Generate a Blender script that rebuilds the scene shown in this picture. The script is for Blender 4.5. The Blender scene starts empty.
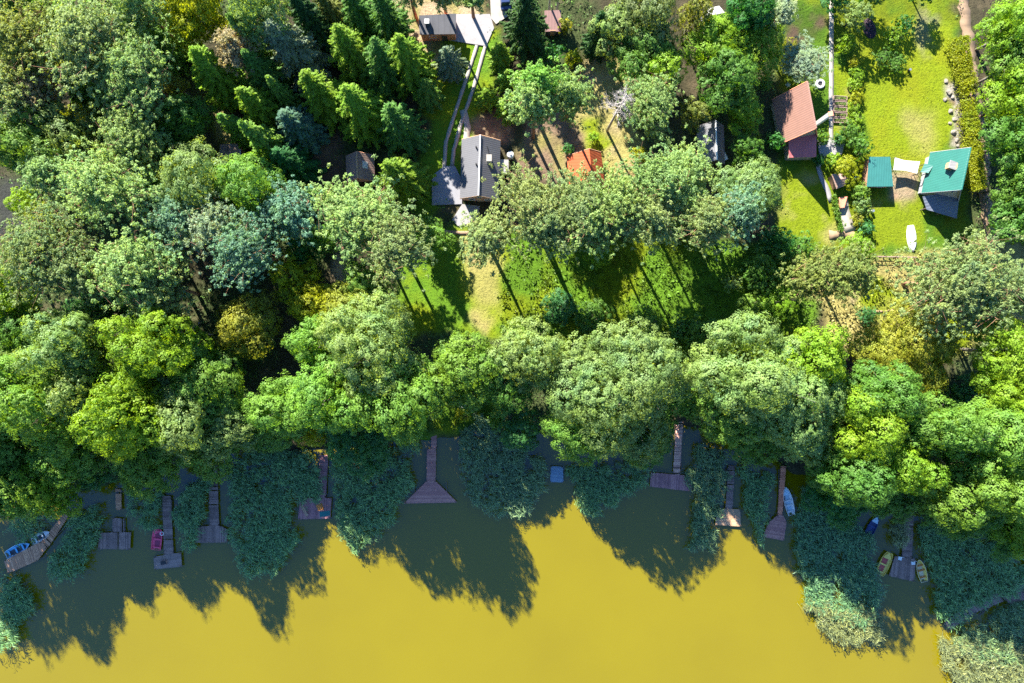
import bpy, math, random
import numpy as np
from mathutils import Vector, Matrix
PI = math.pi; R = math.radians
S = bpy.context.scene
COL = S.collection
CAM_Z = 120.0; FPX = 1024*24/36.0
LAND = 0.8

def W(px, py, z=0.0):
    """ground-plan position of a photographed point at height z (drone looks straight down from 120 m)"""
    k = (CAM_Z-z)/FPX
    return ((px-512)*k, (341.5-py)*k)
def W3(px, py, z): x, y = W(px, py, z); return Vector((x, y, z))

# ---------- noise ----------
_rg = np.random.default_rng(7)
_tab = _rg.random((256, 256))
def vnoise(x, y, sc=1.0, off=0):
    x = np.asarray(x)*sc+off*17.3; y = np.asarray(y)*sc+off*5.7
    xi = np.floor(x).astype(int); yi = np.floor(y).astype(int)
    fx = x-xi; fy = y-yi; fx = fx*fx*(3-2*fx); fy = fy*fy*(3-2*fy)
    g = lambda a, b: _tab[a % 256, b % 256]
    return (g(xi, yi)*(1-fx)+g(xi+1, yi)*fx)*(1-fy)+(g(xi, yi+1)*(1-fx)+g(xi+1, yi+1)*fx)*fy
def fbm(x, y, sc, n=4, off=0):
    s = 0; a = 1; t = 0
    for i in range(n):
        s = s+a*vnoise(x, y, sc*2**i, off+i*3); t += a; a *= .5
    return s/t
def inpoly(x, y, poly):
    r = np.zeros(x.shape, bool); n = len(poly); j = n-1
    for i in range(n):
        xi, yi = poly[i]; xj, yj = poly[j]
        if yi != yj:
            c = ((yi > y) != (yj > y)) & (x < (xj-xi)*(y-yi)/(yj-yi)+xi)
            r ^= c
        j = i
    return r

# ---------- objects ----------
def link(o, parent=None):
    COL.objects.link(o)
    if parent is not None: o.parent = parent
    return o
def tag(o, label=None, cat=None, group=None, kind=None):
    if label: o['label'] = label
    if cat: o['category'] = cat
    if group: o['group'] = group
    if kind: o['kind'] = kind
    return o
def empty(name, loc, label, cat, group=None, rz=0):
    o = bpy.data.objects.new(name, None); o.empty_display_size = .5
    o.location = loc; o.rotation_euler = (0, 0, rz)
    link(o); return tag(o, label, cat, group)
def npmesh(name, V, F, mat=None, smooth=False):
    """V (n,3), F (m,k) arrays"""
    V = np.asarray(V, np.float32); F = np.asarray(F, np.int32)
    me = bpy.data.meshes.new(name); m, k = F.shape
    me.vertices.add(len(V)); me.vertices.foreach_set('co', V.ravel())
    me.loops.add(m*k); me.loops.foreach_set('vertex_index', F.ravel())
    me.polygons.add(m); me.polygons.foreach_set('loop_start', np.arange(0, m*k, k, dtype=np.int32))
    if smooth: me.polygons.foreach_set('use_smooth', np.ones(m, bool))
    me.update(calc_edges=True); me.validate()
    if mat: me.materials.append(mat)
    return me

class MB:
    def __init__(s): s.v = []; s.f = []
    def add(s, vs, fs):
        b = len(s.v); s.v += [tuple(v) for v in vs]; s.f += [tuple(b+i for i in f) for f in fs]
    def box(s, c, d, rz=0, M=None):
        x, y, z = d[0]/2, d[1]/2, d[2]/2
        vs = [Vector((a, b, e)) for e in (-z, z) for a, b in ((-x, -y), (x, -y), (x, y), (-x, y))]
        m = M if M else Matrix.Rotation(rz, 3, 'Z')
        s.add([m @ v+Vector(c) for v in vs], [(3, 2, 1, 0), (4, 5, 6, 7), (0, 1, 5, 4), (1, 2, 6, 5), (2, 3, 7, 6), (3, 0, 4, 7)])
    def prism(s, poly, z0, z1):
        n = len(poly)
        a = sum(poly[i][0]*poly[(i+1) % n][1]-poly[(i+1) % n][0]*poly[i][1] for i in range(n))
        if a < 0: poly = poly[::-1]
        vs = [(x, y, z0) for x, y in poly]+[(x, y, z1) for x, y in poly]
        s.add(vs, [tuple(range(n))[::-1], tuple(range(n, 2*n))]+[(i, (i+1) % n, n+(i+1) % n, n+i) for i in range(n)])
    def tube(s, pts, rad, n=6, cap=True):
        pts = [Vector(p) for p in pts]; b = len(s.v); vs = []; fs = []
        for i, p in enumerate(pts):
            t = (pts[min(i+1, len(pts)-1)]-pts[max(i-1, 0)]).normalized()
            u = t.orthogonal().normalized() if abs(t.z) > .9 else t.cross(Vector((0, 0, 1))).normalized()
            if i and u.dot(pu) < 0: u = -u
            pu = u; w = t.cross(u); r = rad[i] if isinstance(rad, (list, tuple)) else rad
            for k in range(n):
                a = 2*PI*k/n; vs.append(p+(u*math.cos(a)+w*math.sin(a))*r)
        for i in range(len(pts)-1):
            for k in range(n):
                fs.append((i*n+k, i*n+(k+1) % n, (i+1)*n+(k+1) % n, (i+1)*n+k))
        if cap: fs += [tuple(range(n))[::-1], tuple(range((len(pts)-1)*n, len(pts)*n))]
        s.add(vs, fs)
    def slab(s, quad, th):
        """thick sheet below a planar polygon (3-D points, seen counter-clockwise from above)"""
        q = [Vector(p) for p in quad]; n = len(q)
        nr = sum(((q[i]-q[0]).cross(q[(i+1) % n]-q[0]) for i in range(1, n-1)), Vector())
        if nr.z < 0: q = q[::-1]; nr = -nr
        nr.normalize(); vs = [p-nr*th for p in q]+q
        s.add(vs, [tuple(range(n))[::-1], tuple(range(n, 2*n))]+[(i, (i+1) % n, n+(i+1) % n, n+i) for i in range(n)])
    def mesh(s, name, mat, smooth=False):
        me = bpy.data.meshes.new(name); me.from_pydata([tuple(v) for v in s.v], [], s.f); me.update()
        if smooth: me.polygons.foreach_set('use_smooth', np.ones(len(me.polygons), bool))
        if mat: me.materials.append(mat)
        return me
    def build(s, name, mat, parent=None, smooth=False):
        o = bpy.data.objects.new(name, s.mesh(name, mat, smooth)); link(o, parent)
        if parent is not None and parent.type == 'EMPTY' and any(abs(c) > 0 for c in list(parent.location)+list(parent.rotation_euler)):
            o.matrix_parent_inverse = Matrix.LocRotScale(parent.location, parent.rotation_euler, None).inverted()
        return o

# ---------- materials ----------
class NT:
    def __init__(s, name):
        s.m = bpy.data.materials.new(name); s.m.use_nodes = True; s.t = s.m.node_tree; s.t.nodes.clear()
        s.out = s.n('ShaderNodeOutputMaterial')
    def n(s, typ, **kw):
        nd = s.t.nodes.new(typ)
        for k, v in kw.items():
            if k.startswith('i_'): s.inp(nd, k[2:], v)
            elif k.startswith('x'): s.inp(nd, int(k[1:]), v)
            else: setattr(nd, k, v)
        return nd
    def inp(s, nd, k, v):
        sk = nd.inputs[k] if isinstance(k, int) else nd.inputs[k.replace('_', ' ')]
        if hasattr(v, 'links') or hasattr(v, 'is_output'): s.t.links.new(v, sk)
        else: sk.default_value = v
    def mix(s, a, b, f, mode='MIX'):
        nd = s.n('ShaderNodeMix', data_type='RGBA', blend_type=mode, clamp_factor=True)
        for i, v in ((0, f), (6, a), (7, b)): s.inp(nd, i, v)
        return nd.outputs[2]
    def math(s, op, a, b=0.0, clamp=False):
        nd = s.n('ShaderNodeMath', operation=op, use_clamp=clamp); s.inp(nd, 0, a); s.inp(nd, 1, b); return nd.outputs[0]
    def ramp(s, f, a, b):
        nd = s.n('ShaderNodeMapRange'); s.inp(nd, 0, f); s.inp(nd, 1, a); s.inp(nd, 2, b); return nd.outputs[0]
    def noise(s, sc, vec=None, det=4.0, rough=.6):
        nd = s.n('ShaderNodeTexNoise', i_Scale=sc, i_Detail=det, i_Roughness=rough)
        if vec is not None: s.inp(nd, 'Vector', vec)
        return nd.outputs['Fac']
    def geo(s): return s.n('ShaderNodeNewGeometry').outputs
    def bump(s, h, d=.1, st=.5): return s.n('ShaderNodeBump', i_Height=h, i_Distance=d, i_Strength=st).outputs[0]
    def pbsdf(s, col, rough=.7, spec=.4, normal=None, metal=0.0):
        p = s.n('ShaderNodeBsdfPrincipled'); s.inp(p, 'Base Color', col); s.inp(p, 'Roughness', rough)
        s.inp(p, 'Specular IOR Level', spec); s.inp(p, 'Metallic', metal)
        if normal is not None: s.inp(p, 'Normal', normal)
        return p.outputs[0]
    def done(s, sh): s.inp(s.out, 'Surface', sh); return s.m
def rgb(*c): return (c[0], c[1], c[2], 1.0)

def mat_leaf(name, trans=.3, rough=.45, spec=.35, hue=1.0):
    t = NT(name); oi = t.n('ShaderNodeObjectInfo'); g = t.geo(); tc = t.n('ShaderNodeTexCoord').outputs['Object']
    c = oi.outputs['Color']
    n1 = t.ramp(t.noise(.55, tc, 3.0), .3, .7)
    c = t.mix(c, t.mix(c, rgb(1.3, 1.22, .6), 1.0, 'MULTIPLY'), t.math('MULTIPLY', n1, hue))
    c = t.mix(c, t.mix(c, rgb(.72, .9, 1.1), 1.0, 'MULTIPLY'), t.ramp(t.noise(.23, tc, 2.0), .45, .75))
    isl = g['Random Per Island']
    v = t.math('ADD', t.math('MULTIPLY', isl, .5), .76)
    c = t.mix(c, t.n('ShaderNodeCombineColor', x0=v, x1=v, x2=v).outputs[0], 1.0, 'MULTIPLY')
    p = t.pbsdf(c, rough, spec)
    tr = t.n('ShaderNodeBsdfTranslucent'); t.inp(tr, 'Color', t.mix(c, rgb(1.5, 1.35, .45), 1.0, 'MULTIPLY'))
    mx = t.n('ShaderNodeMixShader', x0=trans); t.inp(mx, 1, p); t.inp(mx, 2, tr.outputs[0])
    return t.done(mx.outputs[0])
def mat_bark(name, a, b, sc=1.5):
    t = NT(name); tc = t.n('ShaderNodeTexCoord').outputs['Object']
    mp = t.n('ShaderNodeMapping', i_Scale=(1, 1, .25)); t.inp(mp, 0, tc)
    n = t.noise(sc*3, mp.outputs[0], 6.0)
    return t.done(t.pbsdf(t.mix(rgb(*a), rgb(*b), t.ramp(n, .35, .65)), .9, .2, t.bump(n, .08)))
def mat_wood(name, a, b, dirt=.5, rough=.75):
    """weathered planks: each board its own tone, grain and blotches"""
    t = NT(name); g = t.geo(); tc = t.n('ShaderNodeTexCoord').outputs['Object']
    c = t.mix(rgb(*a), rgb(*b), g['Random Per Island'])
    n = t.noise(1.1, tc, 5.0); n2 = t.noise(9.0, tc, 4.0)
    c = t.mix(c, rgb(a[0]*.35, a[1]*.35, a[2]*.35), t.math('MULTIPLY', t.ramp(n, .5, .72), dirt))
    c = t.mix(c, rgb(min(1, b[0]*1.5), min(1, b[1]*1.5), min(1, b[2]*1.45)), t.math('MULTIPLY', t.ramp(n2, .55, .75), .5))
    return t.done(t.pbsdf(c, rough, .3, t.bump(n2, .02)))
KA = .76
def mat_paint(name, c, rough=.45, wear=.3, sc=2.0, spec=.5):
    c = tuple(v*KA for v in c)
    t = NT(name); tc = t.n('ShaderNodeTexCoord').outputs['Object']
    n = t.noise(sc, tc, 6.0, .65); n2 = t.noise(sc*7, tc, 3.0)
    cc = t.mix(rgb(*c), rgb(c[0]*.55+.02, c[1]*.55+.02, c[2]*.55+.015), t.math('MULTIPLY', t.ramp(n, .48, .75), wear))
    cc = t.mix(cc, rgb(min(1, c[0]*1.2), min(1, c[1]*1.2), min(1, c[2]*1.2)), t.math('MULTIPLY', t.ramp(n2, .5, .8), wear))
    return t.done(t.pbsdf(cc, rough, spec, t.bump(n2, .01)))
def mat_roof(name, c, seam=.45, axis=0, rough=.55, rz=0.0, depth=.05, stain=.35):
    """sheet or tile roofing with courses; the courses run across the axis of the turned roof"""
    c = tuple(v*KA for v in c)
    t = NT(name); tc = t.n('ShaderNodeTexCoord').outputs['Object']
    mp = t.n('ShaderNodeMapping', i_Rotation=(0, 0, rz)); t.inp(mp, 0, tc)
    w = t.n('ShaderNodeTexWave', wave_type='BANDS', bands_direction='XYZ'[axis], wave_profile='SIN', i_Scale=2*PI/seam/20*1.0, i_Distortion=.25)
    t.inp(w, 'Vector', mp.outputs[0]); f = w.outputs['Fac']
    n = t.noise(.7, tc, 5.0, .65); n2 = t.noise(5.0, tc, 4.0)
    cc = t.mix(rgb(*c), rgb(c[0]*.6, c[1]*.62, c[2]*.62), t.math('MULTIPLY', t.ramp(n, .42, .7), stain))
    cc = t.mix(cc, rgb(min(1, c[0]*1.25+.01), min(1, c[1]*1.25+.01), min(1, c[2]*1.25+.01)), t.math('MULTIPLY', t.ramp(n2, .5, .75), .4))
    cc = t.mix(cc, rgb(c[0]*.55, c[1]*.55, c[2]*.55), t.math('MULTIPLY', t.ramp(f, .8, 1.0), .3))
    return t.done(t.pbsdf(cc, rough, .4, t.bump(f, depth*.35, .5)))
def mat_plain(name, c, rough=.6, spec=.4, metal=0.0):
    t = NT(name); tc = t.n('ShaderNodeTexCoord').outputs['Object']; n = t.noise(6.0, tc, 4.0)
    return t.done(t.pbsdf(t.mix(rgb(*c), rgb(c[0]*.7, c[1]*.7, c[2]*.7), t.ramp(n, .4, .75)), rough, spec, None, metal))
# ---------- foliage ----------
M_LEAF = mat_leaf('broad_leaves', .52, .55, .25)
M_NEEDLE = mat_leaf('needles', .48, .6, .2, .7)
M_BARK = mat_bark('bark_grey', (.10, .085, .07), (.19, .165, .14))
M_PBARK = mat_bark('bark_pine', (.16, .085, .05), (.30, .17, .10))
M_BIRCH = mat_bark('bark_birch', (.62, .6, .56), (.30, .28, .26))
M_DEAD = mat_bark('bark_dead', (.26, .23, .21), (.42, .38, .35))

def unit(a): return a/np.maximum(np.linalg.norm(a, axis=-1, keepdims=True), 1e-9)
def cards(P, N, ln, wd, rng, U=None, bend=.25):
    """rhombic leaf sprays: centre P, normal N, half length ln, half width wd; 4 vertices, folded a little"""
    n = len(P); N = unit(N)
    if U is None: U = rng.normal(size=(n, 3))
    U = unit(U-(U*N).sum(1, keepdims=True)*N); V = np.cross(N, U)
    ln = np.broadcast_to(np.asarray(ln, float), (n,))[:, None]; wd = np.broadcast_to(np.asarray(wd, float), (n,))[:, None]
    k = rng.uniform(-.35, .35, (n, 1))
    a = P-U*ln-N*ln*bend; c = P+U*ln-N*ln*bend
    b = P+V*wd+U*ln*k; d = P-V*wd+U*ln*k
    VV = np.stack([a, d, c, b], 1).reshape(-1, 3)
    F = np.arange(4*n).reshape(n, 4)
    return VV, F
def cat(parts):
    V = []; F = []; b = 0
    for v, f in parts: V.append(v); F.append(f+b); b += len(v)
    return np.concatenate(V), np.concatenate(F)
def fib(n, rng):
    i = np.arange(n)+.5; z = 1-2*i/n; a = PI*(1+5**.5)*i+rng.uniform(0, 6.28); r = np.sqrt(1-z*z)
    return unit(np.stack([r*np.cos(a), r*np.sin(a), z], 1)+rng.normal(size=(n, 3))*.18)

def gen_broad(Rr, H, seed, loose=1.0):
    rng = np.random.default_rng(seed)
    Rz = min(.46*H, max(Rr*.92, .35*H)); zc = H-Rz; cen = np.array([0, 0, zc])
    n = int(np.clip(9+Rr*3.4, 9, 44))
    d = fib(n, rng); d = d[d[:, 2] > -.62]; n = len(d)
    lr = Rr*rng.uniform(.18, .40, n)*(1.0 if Rr < 5 else .88)
    f = rng.uniform(.55, .9, n)
    lp = cen+d*np.array([Rr, Rr, Rz])*f[:, None]
    lp[:, 2] += rng.uniform(-.06, .06, n)*H
    top = cen+np.array([rng.uniform(-.2, .2)*Rr, rng.uniform(-.2, .2)*Rr, Rz*.55]); lp = np.vstack([lp, top]); lr = np.append(lr, Rr*.42)
    P = []; D = []; 
    for i in range(len(lp)):
        m = max(6, int(4*PI*lr[i]**2/.62)); dd = fib(m, rng); dd = dd[dd[:, 2] > -.55]
        p = lp[i]+dd*np.array([1, 1, .8])*lr[i]*rng.uniform(.68, 1.24, (len(dd), 1))
        ok = np.ones(len(dd), bool)
        for j in range(len(lp)):
            if j != i: ok &= np.linalg.norm(p-lp[j], axis=1) > lr[j]*.84
        q = np.linalg.norm((p-cen)/np.array([Rr, Rr, Rz]), axis=1)
        ok &= q > .5; ok &= p[:, 2] > .5; ok &= rng.random(len(dd)) > .06*loose
        P.append(p[ok]); D.append(dd[ok])
    P = np.concatenate(P); D = np.concatenate(D)
    sc = min(1, max(.5, Rr/4.5)); k = 44 if Rr > 2 else 24
    rc = rng.uniform(.3, .95, len(P))*sc
    PP = np.repeat(P, k, 0); DD = np.repeat(D, k, 0); rr = np.repeat(rc, k)[:, None]
    o = unit(DD*.75+unit(rng.normal(size=PP.shape)))
    C = PP+o*rr*rng.uniform(.35, 1.1, (len(PP), 1))
    N = o*.65+DD*.9+np.array([0, 0, .5])+rng.normal(size=PP.shape)*.26
    ls = rng.uniform(.075, .20, len(PP))*(.6+.4*sc)
    a = cards(C, N, ls, ls*rng.uniform(.5, .75, len(PP)), rng)
    # sparse inner leaves
    m = int(len(P)*2.2); o = unit(rng.normal(size=(m, 3))); C = cen+o*np.array([Rr, Rr, Rz])*rng.uniform(.25, .75, (m, 1))
    b = cards(C, rng.normal(size=(m, 3))+np.array([0, 0, .6]), rng.uniform(.2, .4, m), rng.uniform(.12, .24, m), rng)
    V, F = cat([a, b])
    mb = MB(); rt = max(.05, Rr*.045)
    b0 = Vector((0, 0, -.4)); fork = Vector((rng.uniform(-.1, .1)*Rr*.4, rng.uniform(-.1, .1)*Rr*.4, max(.3, zc-Rz*.55)))
    mb.tube([b0, b0.lerp(fork, .5)+Vector((rng.uniform(-.1, .1), rng.uniform(-.1, .1), 0)), fork], [rt*1.35, rt*1.05, rt*.9], 8)
    for i in rng.permutation(len(lp))[:min(len(lp), 11)]:
        e = Vector(lp[i]); mid = fork.lerp(e, .5)+Vector((0, 0, .08*H*rng.uniform(-.3, .8)))
        mb.tube([fork, mid, e], [rt*.6, rt*.36, rt*.12], 5, False)
        for q in range(3):
            e2 = e+Vector(rng.normal(size=3))*lr[i]*.55; mb.tube([mid.lerp(e, .4+.2*q), e2], [rt*.18, rt*.05], 4, False)
    return V, F, mb

def gen_pine(Rr, H, seed):
    """Scots pine: bare lower trunk, irregular flat plates of needle tufts on spreading limbs"""
    rng = np.random.default_rng(seed); mb = MB(); rt = .2+.008*H
    lean = rng.normal(size=2)*.02*H
    ax = lambda z: np.array([lean[0]*(z/H)**2, lean[1]*(z/H)**2, z])
    mb.tube([ax(z)+np.array([0, 0, -.4 if z == 0 else 0]) for z in np.linspace(0, H*.96, 7)], list(np.linspace(rt, rt*.22, 7)), 8)
    nb = int(20+Rr*5); P = []; D = []
    for i in range(nb):
        t = (i+.5)/nb; z = H*(.6+.385*t); prof = math.sin(min(1, (1.03-t)*1.55)*PI/2)**.8*(.75+.25*min(1, t*4))
        a = i*2.4+rng.uniform(-.4, .4); L = Rr*prof*rng.uniform(.6, 1.1)
        s = ax(z); dirv = np.array([math.cos(a), math.sin(a), 0])
        e = s+dirv*L+np.array([0, 0, L*rng.uniform(.12, .5)])
        m = (s+e)/2+np.array([0, 0, -.05*L]); mb.tube([s, m, e], [rt*.32*(1.15-t), rt*.2*(1.1-t), .03], 5, False)
        nt = max(8, int(L*10))
        for q in range(nt):
            u = rng.uniform(.28, 1.04)**.8; spread = .42*L*u+.35
            p = s+(e-s)*u+rng.normal(size=3)*np.array([spread, spread, .28])*.62+np.array([0, 0, .15])
            P.append(p); D.append(dirv*.5+np.array([0, 0, 1]))
            if q % 5 == 0: mb.tube([s+(e-s)*u, p], [.03, .012], 3, False)
    P = np.array(P); D = np.array(D); k = 17
    PP = np.repeat(P, k, 0); DD = unit(np.repeat(D, k, 0)); tr = np.repeat(rng.uniform(.24, .52, len(P)), k)[:, None]
    o = unit(rng.normal(size=PP.shape)+DD*.8); C = PP+o*tr*np.array([1, 1, .75])*rng.uniform(.35, 1.05, (len(PP), 1))
    N = unit(np.cross(o, rng.normal(size=PP.shape)))*.6+np.array([0, 0, .75])+o*.6
    V, F = cards(C, N, rng.uniform(.09, .22, len(PP)), rng.uniform(.05, .10, len(PP)), rng, o+rng.normal(size=PP.shape)*.7)
    return V, F, mb

def gen_spruce(Rr, H, seed, soft=False):
    rng = np.random.default_rng(seed); mb = MB(); rt = .09+.011*H
    mb.tube([(0, 0, -.4), (0, 0, H*.4), (0, 0, H*.97)], [rt, rt*.65, .03], 8)
    Ps = []; Ns = []; Us = []; Ls = []; Ws = []
    z = .05*H
    while z < H*.985:
        t = z/H; rad = Rr*((1-t)**(.8 if soft else .9))*(1.0 if t > .12 else .82)+.1
        nb = max(5, int(6+rad*(1.5 if soft else 1.1))); a0 = rng.uniform(0, 6.28)
        for b in range(nb):
            a = a0+2*PI*b/nb+rng.uniform(-.25, .25); L = rad*rng.uniform(.6, 1.2)
            dv = np.array([math.cos(a), math.sin(a), 0]); sv = np.array([-math.sin(a), math.cos(a), 0])
            droop = rng.uniform(-.6, -.25)*(1-t)+.45*t*t
            s = np.array([0, 0, z+rng.uniform(-.22, .22)])
            mb.tube([s, s+dv*L*.5+np.array([0, 0, droop*L*.35]), s+dv*L*.92+np.array([0, 0, droop*L*.5])], [.05*(1-t)+.015, .03*(1-t)+.01, .01], 3, False)
            ns = max(3, int(L*6.5))
            for q in range(ns):
                u = (q+.7)/ns; zz = droop*L*(u*.75-.25*u*u)
                wid = (.25+.75*math.sin(min(1, (1-u)*1.6)*PI/2))*(.10*L+.16)*(1.5 if soft else 1.0)*(1-.35*u)
                for sg in (-1, 1, -.5, .5, 0):
                    p = s+dv*L*u+sv*sg*wid*rng.uniform(.7, 1.15)+np.array([0, 0, zz+rng.uniform(-.05, .05)-abs(sg)*.12])
                    Ps.append(p); Us.append(dv*.8+sv*sg*.8+np.array([0, 0, droop*.3]))
                    Ns.append(np.array([0, 0, .9])+dv*.45+sv*sg*.35+rng.normal(size=3)*.2)
                    Ls.append(rng.uniform(.18, .32)); Ws.append(rng.uniform(.06, .105)*(1.0 if not soft else 1.35))
        z += (.74 if H > 8 else .46)*rng.uniform(.75, 1.25)*(1.15-.4*t)
    Ps = np.array(Ps); Us = np.array(Us); Ns = np.array(Ns); Ls = np.array(Ls); Ws = np.array(Ws)
    a = cards(Ps, Ns, Ls, Ws, rng, Us)
    j = rng.random(len(Ps)) < .3
    b = cards(Ps[j]+rng.normal(size=(j.sum(), 3))*.14, Ns[j]+rng.normal(size=(j.sum(), 3))*.7, Ls[j]*.75, Ws[j], rng, Us[j]+rng.normal(size=(j.sum(), 3))*.6)
    V, F = cat([a, b]); return V, F, mb

_cache = {}
KINDS = {'broad': ('broadleaf_tree', 'tree', M_LEAF, M_BARK), 'pine': ('pine_tree', 'tree', M_NEEDLE, M_PBARK), 'spruce': ('spruce_tree', 'tree', M_NEEDLE, M_BARK),
         'soft': ('conifer_tree', 'tree', M_NEEDLE, M_BARK), 'bush': ('bush', 'bush', M_LEAF, M_BARK), 'birch': ('birch_tree', 'tree', M_LEAF, M_BIRCH)}
BUCK = {'broad': [2.2, 3.2, 4.5, 6, 8, 10.5], 'birch': [3.2, 4.5], 'pine': [2.6, 3.6, 5, 7], 'spruce': [1.7, 2.3, 3.0, 3.8], 'soft': [2.2, 3.2, 4.2, 5.2], 'bush': [.8, 1.3, 2.0, 3.0]}
HR = {'broad': lambda r: 7+r*1.25, 'birch': lambda r: 9+r*1.3, 'pine': lambda r: 12+r*1.3, 'spruce': lambda r: 4+r*3.9, 'soft': lambda r: 6+r*3, 'bush': lambda r: r*1.5+.3}
TREES = []
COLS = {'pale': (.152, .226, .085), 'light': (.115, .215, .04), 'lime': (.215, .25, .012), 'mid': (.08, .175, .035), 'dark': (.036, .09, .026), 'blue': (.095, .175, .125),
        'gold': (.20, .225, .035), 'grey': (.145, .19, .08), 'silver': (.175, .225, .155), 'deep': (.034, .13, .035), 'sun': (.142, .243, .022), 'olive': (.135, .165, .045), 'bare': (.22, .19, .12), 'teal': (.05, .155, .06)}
def tree(kind, px, py, rpx, colk, label, H=None, group=None, zf=None, jit=.08):
    name, catn, ml, mbk = KINDS[kind]
    Hh = H if H else HR[kind](rpx/6.4)
    zm = Hh*(zf if zf is not None else {'broad': .6, 'birch': .65, 'pine': .76, 'spruce': .38, 'soft': .42, 'bush': .5}[kind])+LAND
    rr = rpx*(CAM_Z-zm)/FPX*(1.12 if kind == 'spruce' else 1)
    i = int(np.argmin([abs(math.log(b/rr)) for b in BUCK[kind]])); b = BUCK[kind][i]
    rnd = random.Random(int(px*131+py*17+rpx)); var = rnd.randrange(4 if kind in ('spruce', 'soft') else 3)
    key = (kind, i, var)
    if key not in _cache:
        Hb = HR[kind](b); sd = 1000+i*37+var*7+sum(map(ord, kind))
        V, F, mb = (gen_broad(b, Hb, sd) if kind in ('broad', 'bush', 'birch') else gen_pine(b, Hb, sd) if kind == 'pine' else gen_spruce(b, Hb, sd, kind == 'soft'))
        _cache[key] = (npmesh(name+'_crown', V, F, ml), mb.mesh(name+'_trunk', mbk, True), Hb)
    cm, tm, Hb = _cache[key]
    x, y = W(px, py, zm); gz = land_z(x, y)
    o = empty(name, (x, y, gz), label, catn, group, rnd.uniform(0, 6.28))
    o.rotation_euler.x = rnd.gauss(0, .03); o.rotation_euler.y = rnd.gauss(0, .03)
    s = rr/b; e = rnd.uniform(-.13, .13) if kind in ('broad', 'pine') else rnd.uniform(-.05, .05); o.scale = (s*(1+e), s*(1-e), Hh/Hb)
    c = link(bpy.data.objects.new('crown', cm), o); t = link(bpy.data.objects.new('stems' if kind == 'bush' else 'trunk', tm), o)
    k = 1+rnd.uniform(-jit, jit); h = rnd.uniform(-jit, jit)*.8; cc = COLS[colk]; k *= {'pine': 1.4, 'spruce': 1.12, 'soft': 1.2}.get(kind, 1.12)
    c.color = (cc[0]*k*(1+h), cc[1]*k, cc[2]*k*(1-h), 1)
    TREES.append((x, y, rr)); return o
# ---------- lake shore and terrain ----------
SHORE = [(-400, 560), (0, 500), (60, 496), (115, 480), (215, 454), (320, 446), (420, 440), (452, 437), (480, 428), (560, 432), (640, 425), (700, 430), (780, 462), (870, 508), (940, 520), (1024, 556), (1400, 640)]
SHW = [W(x, y, 0) for x, y in SHORE]
def shore_y(x):
    return np.interp(x, [p[0] for p in SHW], [p[1] for p in SHW])
def land_h(x, y):
    d = y-shore_y(x)+(fbm(x, y, .25, 2, 5)-.5)*2.5
    s = np.clip((d+1.2)/2.6, 0, 1); s = s*s*(3-2*s)
    d2 = np.clip(-d/10, 0, 1)
    h = -.45-2.0*d2+s*(1.2+2.0*d2)
    return np.where(s > .98, LAND-.12+.24*fbm(x, y, .12, 3, 9), h)
def land_z(x, y): return float(land_h(np.array([x*1.0]), np.array([y*1.0]))[0])

def axis(lo, hi, st, far):
    a = np.arange(lo, hi, st); e = []; d = st; p = hi
    while p < far: e.append(p); d *= 1.35; p += d
    l = []; d = st; p = lo-st
    while p > -far: l.append(p); d *= 1.35; p -= d
    return np.concatenate([l[::-1], a, e, [far]])
gx = axis(-98, 98, .36, 2500); gy = axis(-36, 68, .36, 2500)
X, Y = np.meshgrid(gx, gy); Z = land_h(X, Y)
def wrp(x, y): return x+(fbm(x, y, .35, 3, 21)-.5)*4.2, y+(fbm(x, y, .35, 3, 33)-.5)*4.2
WX, WY = wrp(X, Y)
def blur(m, k):
    for _ in range(k):
        m = (m+np.roll(m, 1, 0)+np.roll(m, -1, 0)+np.roll(m, 1, 1)+np.roll(m, -1, 1))/5
    return m
def area(poly, soft=4, warp=True, z=LAND):
    P = [W(a, b, z) for a, b in poly]
    return blur(inpoly(WX if warp else X, WY if warp else Y, P).astype(float), soft)
n1 = fbm(X, Y, .09, 4, 1); n2 = fbm(X, Y, .45, 3, 2); n3 = fbm(X, Y, 1.3, 3, 3)
lerp = lambda a, b, t: a+(b-a)*t[..., None]
C3 = lambda *c: np.array(c)
C = lerp(C3(.052, .045, .024), C3(.05, .068, .022), np.clip((n1-.42)*5, 0, 1))
C = lerp(C, C3(.10, .075, .045), np.clip((n2-.55)*4, 0, 1)*.6)
GR_LIME = C3(.165, .215, .005); GR_LUSH = C3(.09, .185, .01); STRAW = C3(.29, .25, .085); SAND = C3(.34, .26, .16); SOIL = C3(.17, .115, .075)
LAWN = np.zeros_like(X); TALL = np.zeros_like(X); BARE = np.zeros_like(X)
def paint(poly, c1, c2, sc, thr=.5, soft=4, amt=1.0, kind=None, warp=True):
    global C
    m = area(poly, soft, warp)*amt; nn = fbm(X, Y, sc, 4, int(poly[0][0]) % 97)
    col = lerp(np.broadcast_to(c1, C.shape), c2, np.clip((nn-thr)*5+.2, 0, 1))
    C = C+(col-C)*m[..., None]
    if kind is not None: kind[:] = np.maximum(kind, m)
    for o in (LAWN, TALL, BARE):
        if o is not kind: o *= 1-m
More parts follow.
